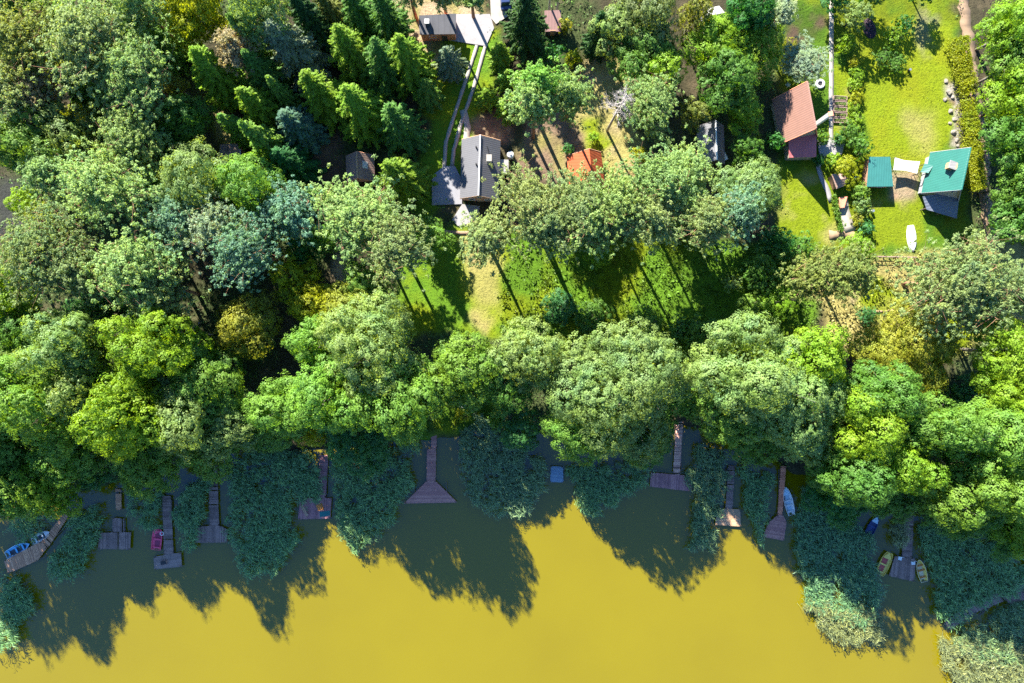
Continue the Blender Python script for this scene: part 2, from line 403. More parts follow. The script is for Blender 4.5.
# meadows and clearings
paint([(395, -20), (486, -20), (490, 45), (440, 60), (400, 60)], SAND, STRAW*.8, .3, .5, kind=BARE)
paint([(425, 60), (470, 90), (440, 170), (430, 235), (415, 240), (425, 130)], GR_LIME, GR_LUSH, .15, .5, kind=LAWN)
paint([(448, 40), (500, 30), (498, 60), (460, 175), (440, 175), (432, 140), (446, 100)], GR_LUSH, GR_LIME, .2, .5, kind=LAWN)
paint([(470, 120), (500, 100), (520, 110), (505, 150), (480, 140)], SOIL, SAND*.8, .3, kind=BARE)
paint([(398, 225), (510, 230), (512, 335), (395, 335)], GR_LUSH, GR_LIME, .12, .45, kind=LAWN)
paint([(455, 232), (508, 240), (507, 320), (488, 335), (455, 285)], GR_LIME, STRAW, .14, .45, kind=LAWN)
paint([(462, 262), (504, 262), (502, 305), (474, 308)], STRAW, SAND, .2, .5, soft=14, amt=.8, kind=LAWN)
paint([(333, 250), (352, 250), (350, 290), (335, 290)], SAND, STRAW, .3, kind=BARE)
paint([(522, 90), (640, 50), (640, 180), (600, 200), (520, 170)], SOIL*1.1, STRAW*.85, .18, .5, kind=BARE)
paint([(583, 60), (625, 62), (640, 150), (632, 178), (600, 182), (578, 120)], STRAW, SAND, .2, .55, kind=BARE)
paint([(585, 118), (600, 115), (612, 175), (585, 180)], GR_LIME, STRAW, .3, .55, kind=LAWN)
paint([(215, 105), (235, 110), (242, 165), (222, 168)], STRAW, GR_LIME*.8, .5, .5, kind=BARE)
paint([(-5, 178), (30, 182), (34, 235), (-5, 240)], C3(.04, .042, .036), C3(.06, .07, .04), .3, kind=BARE)  # gray soil, its tone darkened further for the shade lying on it
paint([(308, 130), (335, 130), (340, 200), (310, 235)], SOIL*.55, SOIL*.9, .3, kind=BARE)
paint([(505, 235), (800, 240), (815, 345), (700, 365), (505, 345)], GR_LUSH*.85, GR_LIME*.85, .16, .5, kind=TALL)
paint([(790, 250), (1024, 240), (1030, 335), (960, 350), (830, 345)], STRAW, GR_LIME, .14, .55, kind=TALL)
paint([(838, 268), (860, 262), (862, 296), (842, 300)], SAND, STRAW, .3, kind=BARE)
# gardens
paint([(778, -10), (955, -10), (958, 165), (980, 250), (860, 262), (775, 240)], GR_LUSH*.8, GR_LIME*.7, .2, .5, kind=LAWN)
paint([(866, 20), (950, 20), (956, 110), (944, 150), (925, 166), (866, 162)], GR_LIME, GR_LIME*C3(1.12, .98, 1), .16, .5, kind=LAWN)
paint([(884, 112), (938, 112), (934, 158), (886, 158)], GR_LIME, STRAW, .12, .5, soft=16, amt=.7, kind=LAWN)
paint([(778, 168), (836, 168), (838, 238), (776, 236)], GR_LIME*.95, STRAW, .2, .62, kind=LAWN)
paint([(868, 192), (922, 200), (926, 246), (868, 252)], GR_LIME*.9, STRAW, .2, .6, kind=LAWN)
paint([(833, 60), (848, 60), (848, 140), (833, 145)], GR_LIME, STRAW, .3, .55, soft=2, kind=LAWN)
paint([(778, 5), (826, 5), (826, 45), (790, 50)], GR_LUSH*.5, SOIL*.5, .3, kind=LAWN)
paint([(948, 78), (960, 82), (962, 150), (950, 150)], C3(.30, .27, .23), SOIL, .8, .5, soft=2, kind=BARE)
paint([(918, -10), (938, -10), (938, 60), (922, 60)], C3(.2, .17, .12), GR_LIME, .4, .5, amt=.6, kind=LAWN)
paint([(888, 172), (920, 172), (915, 200), (890, 200)], C3(.36, .22, .15), SAND*.8, .4, kind=BARE, warp=False)
# lake side grass
paint([(436, 404), (500, 404), (500, 432), (436, 440)], GR_LUSH*.8, GR_LIME, .3, .5, kind=TALL)
paint([(370, 415), (432, 410), (434, 440), (380, 445)], GR_LUSH*.7, GR_LUSH, .3, kind=TALL)
lf = (1-.6*LAWN)[..., None]; C = KA*C*(1+lf*(.56*n3[..., None]-.28))*(1+lf*(.3*n2[..., None]-.15))
ter_me = None
def grid_mesh(name, X, Y, Z, mat):
    ny, nx = X.shape; V = np.stack([X, Y, Z], -1).reshape(-1, 3)
    i = np.arange(ny*nx).reshape(ny, nx)
    F = np.stack([i[:-1, :-1], i[:-1, 1:], i[1:, 1:], i[1:, :-1]], -1).reshape(-1, 4)
    return npmesh(name, V, F, mat, True)
t = NT('ground'); at = t.n('ShaderNodeAttribute', attribute_name='soil').outputs['Color']; tc = t.n('ShaderNodeTexCoord').outputs['Object']
nf = t.noise(3.0, tc, 6.0, .7); ng = t.noise(14.0, tc, 3.0)
cc = t.mix(at, t.mix(at, rgb(.45, .5, .5), 1.0, 'MULTIPLY'), t.ramp(nf, .48, .72))
cc = t.mix(cc, t.mix(cc, rgb(1.35, 1.3, 1.2), 1.0, 'MULTIPLY'), t.ramp(ng, .5, .75))
M_GROUND = t.done(t.pbsdf(cc, .95, .15, t.bump(nf, .25, .8)))
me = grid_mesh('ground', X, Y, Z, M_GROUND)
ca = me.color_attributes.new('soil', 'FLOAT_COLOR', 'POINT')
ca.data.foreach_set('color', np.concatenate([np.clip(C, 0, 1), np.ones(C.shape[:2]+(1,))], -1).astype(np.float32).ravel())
tag(link(bpy.data.objects.new('ground', me)), 'wooded lake shore with meadows, lawns and bare clearings', kind='structure')

# water: turbid yellow-green, its gloss tinted blue to put navy into the shaded water
t = NT('lake_water'); tc = t.n('ShaderNodeTexCoord').outputs['Object']
nw = t.noise(.035, tc, 4.0, .55)
wc = t.mix(rgb(.146, .119, .001), rgb(.134, .108, .001), t.ramp(nw, .35, .65))
nb = t.noise(1.3, tc, 3.0)
pw = t.n('ShaderNodeBsdfPrincipled', i_Roughness=.06, i_IOR=1.46); t.inp(pw, 'Base Color', wc); t.inp(pw, 'Specular IOR Level', .85); t.inp(pw, 'Specular Tint', rgb(.03, .38, 1)); t.inp(pw, 'Normal', t.bump(nb, .02, .15))
M_WATER = t.done(pw.outputs[0])
wx = axis(-98, 98, 2, 2500); wy = axis(-70, 20, 2, 2500)
A, B = np.meshgrid(wx, wy[wy < 24])
tag(link(bpy.data.objects.new('lake_water', grid_mesh('lake_water', A, B, np.zeros_like(A), M_WATER))), 'turbid yellow-green lake water', kind='structure')

# paths and yards: thin sheets over the ground
def ribbon(name, pts, w, mat, label, z=.06, jitter=0.0, seed=1, sides=None, kind='structure', cat=None):
    P = [Vector(W(a, b, LAND)) for a, b in pts]; Q = []
    for i in range(len(P)-1):
        m = max(2, int((P[i+1]-P[i]).length/.8))
        Q += [P[i].lerp(P[i+1], j/m) for j in range(m)]
    Q.append(P[-1])
    rnd = random.Random(seed); V = []; F = []
    for i, q in enumerate(Q):
        d = (Q[min(i+1, len(Q)-1)]-Q[max(i-1, 0)]).normalized(); nrm = Vector((-d.y, d.x))
        for sg in (-1, 1):
            p = q+nrm*sg*(w/2+rnd.uniform(-1, 1)*jitter); V.append((p.x, p.y, land_z(p.x, p.y)+z))
    for i in range(len(Q)-1): F.append((2*i, 2*i+1, 2*i+3, 2*i+2))
    o = link(bpy.data.objects.new(name, npmesh(name, V, F, mat)))
    tag(o, label, cat, kind=kind)
    mb = o.modifiers.new('thickness', 'SOLIDIFY'); mb.thickness = .12; mb.offset = 0
    return o
def yard(name, poly, mat, label, z=1.0, th=.3):
    mb = MB(); mb.prism([W(a, b, z) for a, b in poly], z-th, z); o = mb.build(name, mat); return tag(o, label, kind='structure')
M_CONC = mat_paint('concrete_pale', (.36, .325, .285), .9, .5, 1.2, .2)
M_PAVE = mat_paint('paving_grey', (.30, .285, .29), .9, .5, 1.0, .2)
M_PAVE2 = mat_paint('paving_slab', (.25, .25, .275), .85, .3, 1.5, .25)
M_DIRT = mat_paint('trodden_dirt', (.27, .185, .12), .95, .6, 1.0, .1)
ribbon('wheel_track', [(479, 40), (465, 83), (456, 110), (446, 142), (444, 170)], .62, M_CONC, 'concrete wheel track strip farther from the gray house roof', jitter=.05)
ribbon('wheel_track', [(486, 44), (474, 87), (461, 124), (454, 150), (452, 166)], .62, M_CONC, 'concrete wheel track strip nearer to the gray house', jitter=.05, seed=2)
ribbon('footpath', [(463, 110), (468, 128), (466, 142)], 1.1, M_CONC, 'short concrete path to the gray house', jitter=.1, seed=5)
yard('driveway', [(450, 14), (490, 14), (494, 28), (486, 46), (448, 40)], M_PAVE, 'gray paved yard beside the flat roofed building', .98)
yard('driveway', [(490, -8), (513, -8), (508, 16), (496, 24), (491, 18)], M_CONC, 'pale concrete drive at the top edge', 1.02)
yard('patio', [(432, 176), (444, 166), (455, 166), (462, 180), (462, 204), (432, 205)], M_PAVE2, 'slate gray patio beside the gray roofed house', 1.06)
yard('patio', [(462, 204), (480, 206), (476, 222), (458, 226), (452, 220)], M_PAVE, 'paved path below the gable of the gray house', 1.03)
ribbon('footpath', [(831, 0), (831, 60), (831, 100), (831, 146)], .75, M_CONC, 'straight pale path past the red roofed house', jitter=.05, seed=6)
ribbon('footpath', [(831, 146), (822, 158), (818, 168), (822, 180), (828, 192), (831, 202)], .8, M_PAVE, 'curved paved path along the lawn', jitter=.06, seed=7, z=.075)
yard('patio', [(817, 140), (846, 140), (842, 154), (820, 156)], M_PAVE, 'paved corner between the porch and the garden', 1.04)
ribbon('footpath', [(841, 200), (845, 215), (850, 232)], 2.0, M_CONC, 'broad sandy path below the small brown shed', jitter=.15, seed=8)
ribbon('footpath', [(829, 235), (846, 234), (862, 240)], 1.6, M_DIRT, 'bare cross path at the lawn edge', jitter=.3, seed=12, z=.05)
ribbon('dirt_track', [(962, -8), (968, 40), (974, 90), (981, 130), (985, 160), (983, 190), (987, 215), (990, 245)], 1.9, M_DIRT, 'bare brown dirt track between hedge and wood', jitter=.3, seed=9)
ribbon('footpath', [(868, 312), (905, 310), (940, 308), (955, 316), (962, 330)], .4, M_DIRT, 'narrow trodden trail across the dry meadow', jitter=.1, seed=10)
ribbon('footpath', [(440, 232), (470, 233), (508, 237)], .7, M_DIRT, 'narrow brown path across the head of the meadow', jitter=.1, seed=13)

# ---------- undergrowth, tall grass ----------
def scatter(mask, dens, seed, clip=None):
    rng = np.random.default_rng(seed)
    n = int(196*104*dens); x = rng.uniform(-98, 98, n); y = rng.uniform(-36, 68, n)
    ix = np.clip(np.searchsorted(gx, x), 0, len(gx)-1); iy = np.clip(np.searchsorted(gy, y), 0, len(gy)-1)
    k = rng.random(n) < mask[iy, ix]
    return x[k], y[k], Z[iy, ix][k], C[iy, ix][k], rng
land = (Z > .45).astype(float); bank = (Z > -.12).astype(float)
t = NT('grass_blades'); at = t.n('ShaderNodeAttribute', attribute_name='tone').outputs['Color']
isl = t.math('ADD', t.math('MULTIPLY', t.geo()['Random Per Island'], .7), .65)
cc = t.mix(at, t.n('ShaderNodeCombineColor', x0=isl, x1=isl, x2=isl).outputs[0], 1.0, 'MULTIPLY')
tr = t.n('ShaderNodeBsdfTranslucent', i_Color=cc); mx = t.n('ShaderNodeMixShader', x0=.25); t.inp(mx, 1, t.pbsdf(cc, .6, .25)); t.inp(mx, 2, tr.outputs[0])
M_GRASS = t.done(mx.outputs[0])
def tuft_mesh(name, x, y, z, col, rng, k, spread, hgt, ln, up, label):
    n = len(x); P = np.repeat(np.stack([x, y, z], 1), k, 0)
    P = P+np.concatenate([rng.normal(size=(n*k, 2))*spread, rng.uniform(.02, hgt, (n*k, 1))], 1)
    N = rng.normal(size=(n*k, 3))*.55+np.array([0, 0, up]); l = rng.uniform(.6, 1.2, n*k)*ln
    V, F = cards(P, N, l, l*rng.uniform(.3, .6, n*k), rng)
    me = npmesh(name, V, F, M_GRASS); a = me.color_attributes.new('tone', 'FLOAT_COLOR', 'POINT')
    cc = np.repeat(col, k, 0)*rng.uniform(.75, 1.25, (n*k, 1)); cc = np.repeat(cc, 4, 0)
    a.data.foreach_set('color', np.concatenate([cc, np.ones((len(cc), 1))], 1).astype(np.float32).ravel())
    return tag(link(bpy.data.objects.new(name, me)), label, kind='stuff')
tall = np.clip(TALL*land*(.35+1.1*(n2 > .47)), 0, 1)
x, y, z, c, rng = scatter(tall, 2.2, 3)
tuft_mesh('tall_grass', x, y, z, c*1.15, rng, 5, .28, .75, .26, .45, 'tall lush grass and weeds of the meadow')
wood = np.clip((1-np.maximum.reduce([LAWN, TALL, BARE]))*bank*np.maximum(np.clip((n1-.36)*4, .12, 1), (Z < .6)*1.0), 0, 1)
x, y, z, c, rng = scatter(wood, .55, 4)
cg = np.array([.06, .12, .022])*rng.uniform(.6, 1.5, (len(x), 1))
tuft_mesh('undergrowth', x, y, z, cg, rng, 9, .5, .9, .22, .7, 'green undergrowth on the shaded forest floor')
lw = np.clip(LAWN*land*(.25+.9*(n2 > .5)), 0, 1)
x, y, z, c, rng = scatter(lw, 1.0, 5)
tuft_mesh('lawn_grass', x, y, z, c*1.05, rng, 3, .2, .05, .11, 1.6, 'short sunlit grass tufts of the lawns')

# ---------- reed beds ----------
t = NT('reed_leaves'); isl = t.geo()['Random Per Island']; oi = t.n('ShaderNodeObjectInfo').outputs['Color']
c1 = t.mix(oi, t.mix(oi, rgb(1.9, 1.7, 1.2), 1.0, 'MULTIPLY'), t.ramp(isl, .55, 1.0))
c1 = t.mix(c1, t.mix(c1, rgb(.5, .55, .55), 1.0, 'MULTIPLY'), t.ramp(isl, .4, .0))
tr = t.n('ShaderNodeBsdfTranslucent', i_Color=c1); mx = t.n('ShaderNodeMixShader', x0=.25); t.inp(mx, 1, t.pbsdf(c1, .5, .4)); t.inp(mx, 2, tr.outputs[0])
M_REED = t.done(mx.outputs[0])
def reeds(poly, label, seed, col=(.075, .125, .055), dens=14, h=2.0, edge=1.5, lean=(.75, -.6), thin=.5):
    rng = np.random.default_rng(seed); P = np.array([W(a, b, 1.0) for a, b in poly])
    lo = P.min(0)-2; hi = P.max(0)+2; n = int((hi-lo).prod()*dens)
    col = tuple(v*1.05 for v in col); x = rng.uniform(lo[0], hi[0], n); y = rng.uniform(lo[1], hi[1], n)
    wx = x+(fbm(x, y, .4, 3, seed)-.5)*edge*3; wy = y+(fbm(x, y, .4, 3, seed+4)-.5)*edge*3
    k = inpoly(wx, wy, P)&(rng.random(n) < np.clip(.35+(fbm(x, y, .7, 3, seed+9)-.36)*4.2, .05, 1)); x = x[k]; y = y[k]; n = len(x)
    hh = h*rng.uniform(.6, 1.15, n)*(.75+.5*fbm(x, y, .3, 2, seed+11)); V = []; F = []
    ln = np.array(lean)
    base = np.stack([x, y, np.full(n, -.15)], 1)
    tip = base+np.concatenate([ln*.35*hh[:, None]+rng.normal(size=(n, 2))*.16*hh[:, None], hh[:, None]], 1)
    parts = []
    # stalk
    side = unit(np.concatenate([rng.normal(size=(n, 2)), np.zeros((n, 1))], 1))*.018
    parts.append((np.stack([base-side, base+side, tip+side*.4, tip-side*.4], 1).reshape(-1, 3), np.arange(4*n).reshape(n, 4)))
    for q in range(6):
        f = rng.uniform(.35, 1.0, n)[:, None]; s = base+(tip-base)*f
        a = rng.uniform(0, 6.28, n); d = np.stack([np.cos(a), np.sin(a)], 1)*.6+ln*.95*rng.uniform(.4, 1.2, (n, 1))
        L = rng.uniform(.4, 1.05, n)[:, None]
        d3 = unit(np.concatenate([d, rng.uniform(-.05, .75, (n, 1))], 1)); m = s+d3*L*.6
        e = m+unit(d3*np.array([1, 1, 0])+np.array([0, 0, -.35]))*L*.6
        sd = unit(np.cross(d3, np.array([0, 0, 1.0])+rng.normal(size=(n, 3))*.5))*rng.uniform(.03, .065, (n, 1))
        v = np.stack([s, m+sd, e, m-sd], 1).reshape(-1, 3)
        parts.append((v, np.arange(4*n).reshape(n, 4)))
    V, F = cat(parts)
    o = link(bpy.data.objects.new('reeds', npmesh('reeds', V, F, M_REED))); o.color = (*col, 1)
    return tag(o, label, kind='stuff')
RT = (.135, .27, .105); RP = (.20, .205, .10)
reeds([(-8, 570), (14, 580), (24, 606), (18, 640), (-8, 648)], 'reeds at the lake edge below the bent jetty', 1, RT)
reeds([(60, 520), (92, 500), (98, 512), (88, 545), (80, 570), (52, 578), (44, 566), (56, 545)], 'reeds beside the bent jetty', 2, RT)
reeds([(4, 512), (58, 508), (40, 530), (8, 538)], 'reeds behind the two moored boats', 22, RT, dens=8)
reeds([(128, 488), (157, 490), (152, 516), (143, 526), (132, 515)], 'reeds between raft and pink boat', 3, RT)
reeds([(178, 480), (206, 476), (200, 522), (190, 545), (182, 545), (176, 530)], 'reeds between the two narrow jetties', 4, RT)
reeds([(222, 462), (262, 440), (316, 450), (318, 494), (292, 500), (290, 540), (276, 572), (240, 565), (230, 540), (226, 520)], 'broad reed bed inland of the sunbathing deck', 5, RT)
reeds([(330, 462), (372, 440), (412, 434), (414, 468), (396, 498), (376, 532), (350, 546), (334, 530), (332, 500)], 'reed bed beside the triangular deck', 6, (.14, .265, .10))
reeds([(455, 424), (484, 414), (506, 436), (546, 456), (548, 490), (520, 506), (494, 516), (468, 500), (456, 462)], 'reed bed between the triangular deck and the blue float', 7, (.15, .24, .11))
reeds([(566, 466), (640, 455), (652, 462), (640, 486), (612, 502), (596, 514), (572, 496)], 'reed bed under the round willow', 8, (.13, .255, .10))
reeds([(690, 440), (720, 456), (718, 498), (708, 514), (708, 550), (692, 548), (684, 525), (694, 500), (684, 470)], 'reed bed beside the beige deck', 9, (.14, .23, .10))
reeds([(738, 468), (768, 466), (768, 500), (757, 522), (752, 545), (744, 520)], 'reeds between the beige and the plum decks', 10, RT)
reeds([(799, 482), (842, 500), (866, 534), (872, 556), (874, 590), (868, 622), (842, 616), (812, 604), (796, 570), (796, 540)], 'wide dark reed bed beside the white boat', 11, (.115, .24, .11))
reeds([(802, 596), (842, 608), (876, 612), (872, 636), (846, 648), (820, 628)], 'pale sunlit reed fringe at the open water', 12, (.17, .20, .08), dens=17)
reeds([(884, 518), (902, 516), (902, 548), (890, 548)], 'pale reeds beside the dark boat jetty', 13, (.19, .23, .10))
reeds([(918, 520), (1035, 556), (1035, 588), (990, 590), (944, 622), (936, 600), (926, 570)], 'dark reeds inland of the long footbridge', 14, RT, dens=15)
reeds([(950, 634), (996, 606), (1035, 602), (1035, 662), (960, 656)], 'reeds on the lake side of the footbridge', 15, (.14, .23, .10), dens=15)
reeds([(934, 634), (985, 640), (1035, 646), (1035, 700), (960, 700), (940, 660)], 'pale windswept reeds at the picture corner', 16, (.18, .21, .09), dens=17)
T = tree
# --- trees along the lake ---
for a in [
 ('broad', 6, 378, 34, 'pale', 'gray-green broad crown cut by the side edge, above the bent jetty', 15),
 ('broad', 77, 350, 36, 'pale', 'pale crown at the back of the lakeside row, behind the lime crown', 16),
 ('broad', 160, 346, 38, 'sun', 'brightest yellow-green dome in the lakeside row, near a bare gray shrub', 17),
 ('broad', 40, 373, 26, 'light', 'yellowish crown between two gray-green lakeside crowns', 15),
 ('broad', 88, 386, 27, 'pale', 'mid-sized lobe of leaves in the middle of the lakeside canopy', 16),
 ('broad', 134, 390, 30, 'sun', 'bright green crown just lakeward of the brightest dome', 16),
 ('broad', 200, 384, 42, 'light', 'wide pale green crown near the golden crown', 14),
 ('broad', 58, 414, 36, 'light', 'shaded green crown with a lit top, inland of the bent jetty', 16),
 ('broad', 132, 414, 38, 'sun', 'rounded green crown inland of the log raft', 18),
 ('broad', 186, 414, 42, 'pale', 'largest crown over the log raft and the pink boat', 14),
 ('broad', 234, 420, 34, 'pale', 'pale crown at the edge of the gap before the big oak-like cluster', 14),
 ('broad', 18, 450, 34, 'light', 'green crown at the side edge over the reeds', 14),
 ('broad', 76, 452, 30, 'light', 'lit rounded crown nearest the log raft', 15),
 ('broad', 146, 455, 36, 'light', 'low light green crown leaning over the water by the log raft', 14),
 ('broad', 22, 488, 30, 'light', 'low crown overhanging the two moored boats', 14),
 ('broad', 55, 486, 27, 'sun', 'low crown with yellow sprays above the bent jetty', 14),
 ('broad', 210, 448, 28, 'light', 'low crown over the heads of the two narrow jetties', 13),
 ('broad', 98, 474, 17, 'teal', 'small dark crown overhanging the log raft walkway', 7),
 ('broad', 283, 408, 30, 'light', 'light crown next to the dark gap by the large clustered tree', 17),
 ('broad', 264, 424, 27, 'light', 'low crown at the head of the broad reed bed', 10),
 ('broad', 374, 352, 50, 'pale', 'largest pale dome of the cluster inland of the sunbathing deck', 20),
 ('broad', 336, 392, 40, 'light', 'second dome of the cluster, behind the yellow sapling', 18),
 ('broad', 400, 396, 42, 'light', 'dome of the cluster nearest the triangular deck walkway', 18),
 ('broad', 358, 432, 38, 'teal', 'shaded low dome of the cluster hanging over the reeds', 12),
 ('broad', 318, 338, 24, 'light', 'small crown behind the large cluster, beside a golden thicket', 14),
 ('broad', 316, 430, 18, 'lime', 'small vivid yellow-green sapling before the large cluster', 9),
 ('broad', 464, 368, 38, 'light', 'rounded crown directly behind the long deck walkway', 17),
 ('broad', 528, 358, 36, 'pale', 'gray-green crown between the walkway crown and the round willow', 17),
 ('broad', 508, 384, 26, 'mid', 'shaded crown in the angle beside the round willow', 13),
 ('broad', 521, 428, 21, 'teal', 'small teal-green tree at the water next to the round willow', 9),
 ('broad', 617, 394, 68, 'pale', 'huge round willow-like crown standing alone at the water', 21),
 ('broad', 582, 428, 36, 'light', 'lower lakeward bough mass of the round willow', 14),
 ('broad', 646, 436, 32, 'mid', 'low leafy tree beside the plum log deck walkway', 9),
 ('broad', 692, 392, 26, 'light', 'smaller crown between the round willow and the great pale canopy', 9),
 ('broad', 752, 374, 56, 'pale', 'great pale canopy inland of the beige deck', 20),
 ('broad', 788, 402, 54, 'pale', 'second great pale canopy, inland of the plum deck', 19),
 ('broad', 732, 414, 36, 'light', 'pale crown overhanging the beige deck walkway', 13),
 ('broad', 758, 434, 30, 'mid', 'low crown between the beige and plum deck walkways', 12),
 ('broad', 812, 360, 32, 'sun', 'bright green top behind the second great pale canopy', 17),
 ('broad', 855, 430, 37, 'sun', 'bright green crown in the middle of the lakeside canopy, below the golden willow', 17),
 ('broad', 879, 396, 36, 'mid', 'deeper green crown lakeward of the golden birch-like crown', 16),
 ('broad', 926, 430, 36, 'light', 'light crown with broken top beside the dark hollow', 16),
 ('broad', 895, 466, 34, 'sun', 'bright crown inland of the yellow boats', 15),
 ('broad', 848, 464, 37, 'mid', 'dark green crown shading the wide reed bed', 15),
 ('broad', 842, 492, 31, 'deep', 'deep green low crown over the small blue boat', 11),
 ('broad', 886, 490, 28, 'mid', 'low crown over the jetty of the yellow boats', 11),
 ('broad', 984, 442, 38, 'light', 'broad light crown near the side edge, lakeward of the dark hollow', 17),
 ('broad', 948, 492, 32, 'light', 'crown between the jetty of the yellow boats and the footbridge', 14),
 ('broad', 994, 482, 38, 'light', 'broad crown inland of the long footbridge', 16),
 ('broad', 966, 506, 34, 'mid', 'low crown over the dark reeds by the footbridge', 11),
 ('broad', 1018, 524, 28, 'sun', 'yellow-green crown cut by the side edge near the footbridge', 12),
 ('broad', 1010, 530, 24, 'mid', 'lowest crown at the side edge over the footbridge reeds', 9),
 ('broad', 918, 350, 44, 'gold', 'golden-olive loose crown in the dry meadow', 12),
 ('broad', 880, 356, 26, 'gold', 'smaller olive crown next to the golden loose crown', 10),
 ('broad', 1002, 350, 32, 'sun', 'bright green crown at the meadow end near the side edge', 13),
 ('broad', 1014, 400, 34, 'sun', 'bright green crown at the side edge beside the dark hollow', 15),
 ('bush', 972, 396, 20, 'teal', 'dark bush in the hollow behind the lakeside canopy', 3),
 ('bush', 952, 402, 14, 'mid', 'smaller green bush at the rim of the dark hollow', 3),
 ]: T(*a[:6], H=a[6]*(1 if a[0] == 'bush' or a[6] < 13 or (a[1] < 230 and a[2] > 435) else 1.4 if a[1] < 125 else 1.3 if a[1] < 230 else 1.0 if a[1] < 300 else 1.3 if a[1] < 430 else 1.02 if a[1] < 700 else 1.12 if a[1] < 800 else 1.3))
# --- middle of the wood ---
for a in [
 ('broad', 248, 328, 31, 'gold', 'golden rounded crown standing free in the dark gap', 13),
 ('broad', 296, 280, 23, 'lime', 'small yellow-green crown beside the sandy clearing', 11),
 ('broad', 318, 308, 24, 'lime', 'vivid lime crown in the golden thicket', 12),
 ('broad', 348, 312, 27, 'gold', 'olive-gold crown in the thicket behind the large cluster', 13),
 ('broad', 371, 284, 24, 'light', 'light green crown at the foot of the pale pine', 11),
 ('bush', 380, 304, 11, 'lime', 'small lime bush at the edge of the meadow', 4),
 ('broad', 12, 290, 32, 'sun', 'bright green crown at the side edge below the gray soil patch', 14),
 ('broad', 20, 330, 26, 'mid', 'darker green crown at the side edge behind the lakeside row', 12),
 ('broad', 38, 326, 17, 'olive', 'small olive crown behind the lakeside row', 9),
 ('pine', 42, 257, 40, 'grey', 'gray-green pine at the rim of the dark gap, near the side edge', 21),
 ('pine', 78, 278, 30, 'grey', 'brownish pine with a see-through crown beside the bushy pair', 20),
 ('pine', 128, 266, 38, 'pale', 'pale pine with a broad flat crown above the dark gap', 21),
 ('pine', 158, 288, 30, 'grey', 'gray pine in shadow behind the lakeside row', 18),
 ('broad', 102, 312, 26, 'deep', 'dark green crown in the shadow under the flat pale pine', 11),
 ('broad', 146, 312, 18, 'mid', 'small shaded crown behind the brightest dome', 9),
 ('pine', 241, 248, 32, 'blue', 'bluish pine inland of the golden rounded crown', 20),
 ('pine', 212, 228, 28, 'silver', 'silvery pine top between two dense pale crowns', 19),
 ('pine', 178, 222, 30, 'blue', 'dull bluish pine lakeward of the dense pale crown', 18),
 ('pine', 288, 214, 26, 'blue', 'shaded bluish pine beside the dark lane', 17),
 ('broad', 300, 250, 18, 'deep', 'small dark crown at the end of the dark lane', 9),
 ('broad', 322, 240, 17, 'mid', 'small curved crown by the sandy clearing', 9),
 ('pine', 356, 214, 38, 'pale', 'big pale pine below the brown cabin', 17),
 ('pine', 392, 246, 32, 'grey', 'thin gray pine at the edge of the lawn meadow', 18),
 ('broad', 433, 238, 18, 'light', 'light green tree on the lawn below the gray patio', 6.5),
 ('pine', 490, 243, 25, 'grey', 'pine standing alone at the corner of the straw meadow', 16),
 ('broad', 204, 190, 40, 'pale', 'dense pale crown directly below the small plank cabin', 19),
 ('broad', 252, 194, 36, 'light', 'greener dense crown beside the dense pale one', 18),
 ('pine', 104, 196, 38, 'pale', 'pale pine with rusty gaps beside the gray soil patch', 21),
 ('pine', 54, 178, 26, 'pale', 'smaller pale pine at the gray soil patch', 17),
 ('bush', 28, 204, 17, 'sun', 'bright green bush on the rim of the gray soil patch', 5),
 ('bush', 44, 222, 16, 'lime', 'lime bush at the lower rim of the gray soil patch', 5),
 ('broad', 36, 146, 38, 'light', 'light green spreading crown near the side edge', 17),
 ('broad', 76, 142, 30, 'pale', 'olive-green crown between the spreading crown and the tall pale pine', 16),
 ('pine', 128, 138, 34, 'pale', 'lower pale pine of the tall pair', 18),
 ('pine', 140, 78, 34, 'pale', 'taller pale pine of the tall pair, with feathered outline', 20),
 ('broad', 163, 150, 24, 'mid', 'mid green crown beside the tall pine pair', 13),
 ('broad', 182, 122, 24, 'mid', 'mid green crown behind the small plank cabin', 13),
 ('bush', 248, 176, 12, 'lime', 'lime bush at the wall of the small plank cabin', 4),
 ]: T(*a[:6], H=a[6])
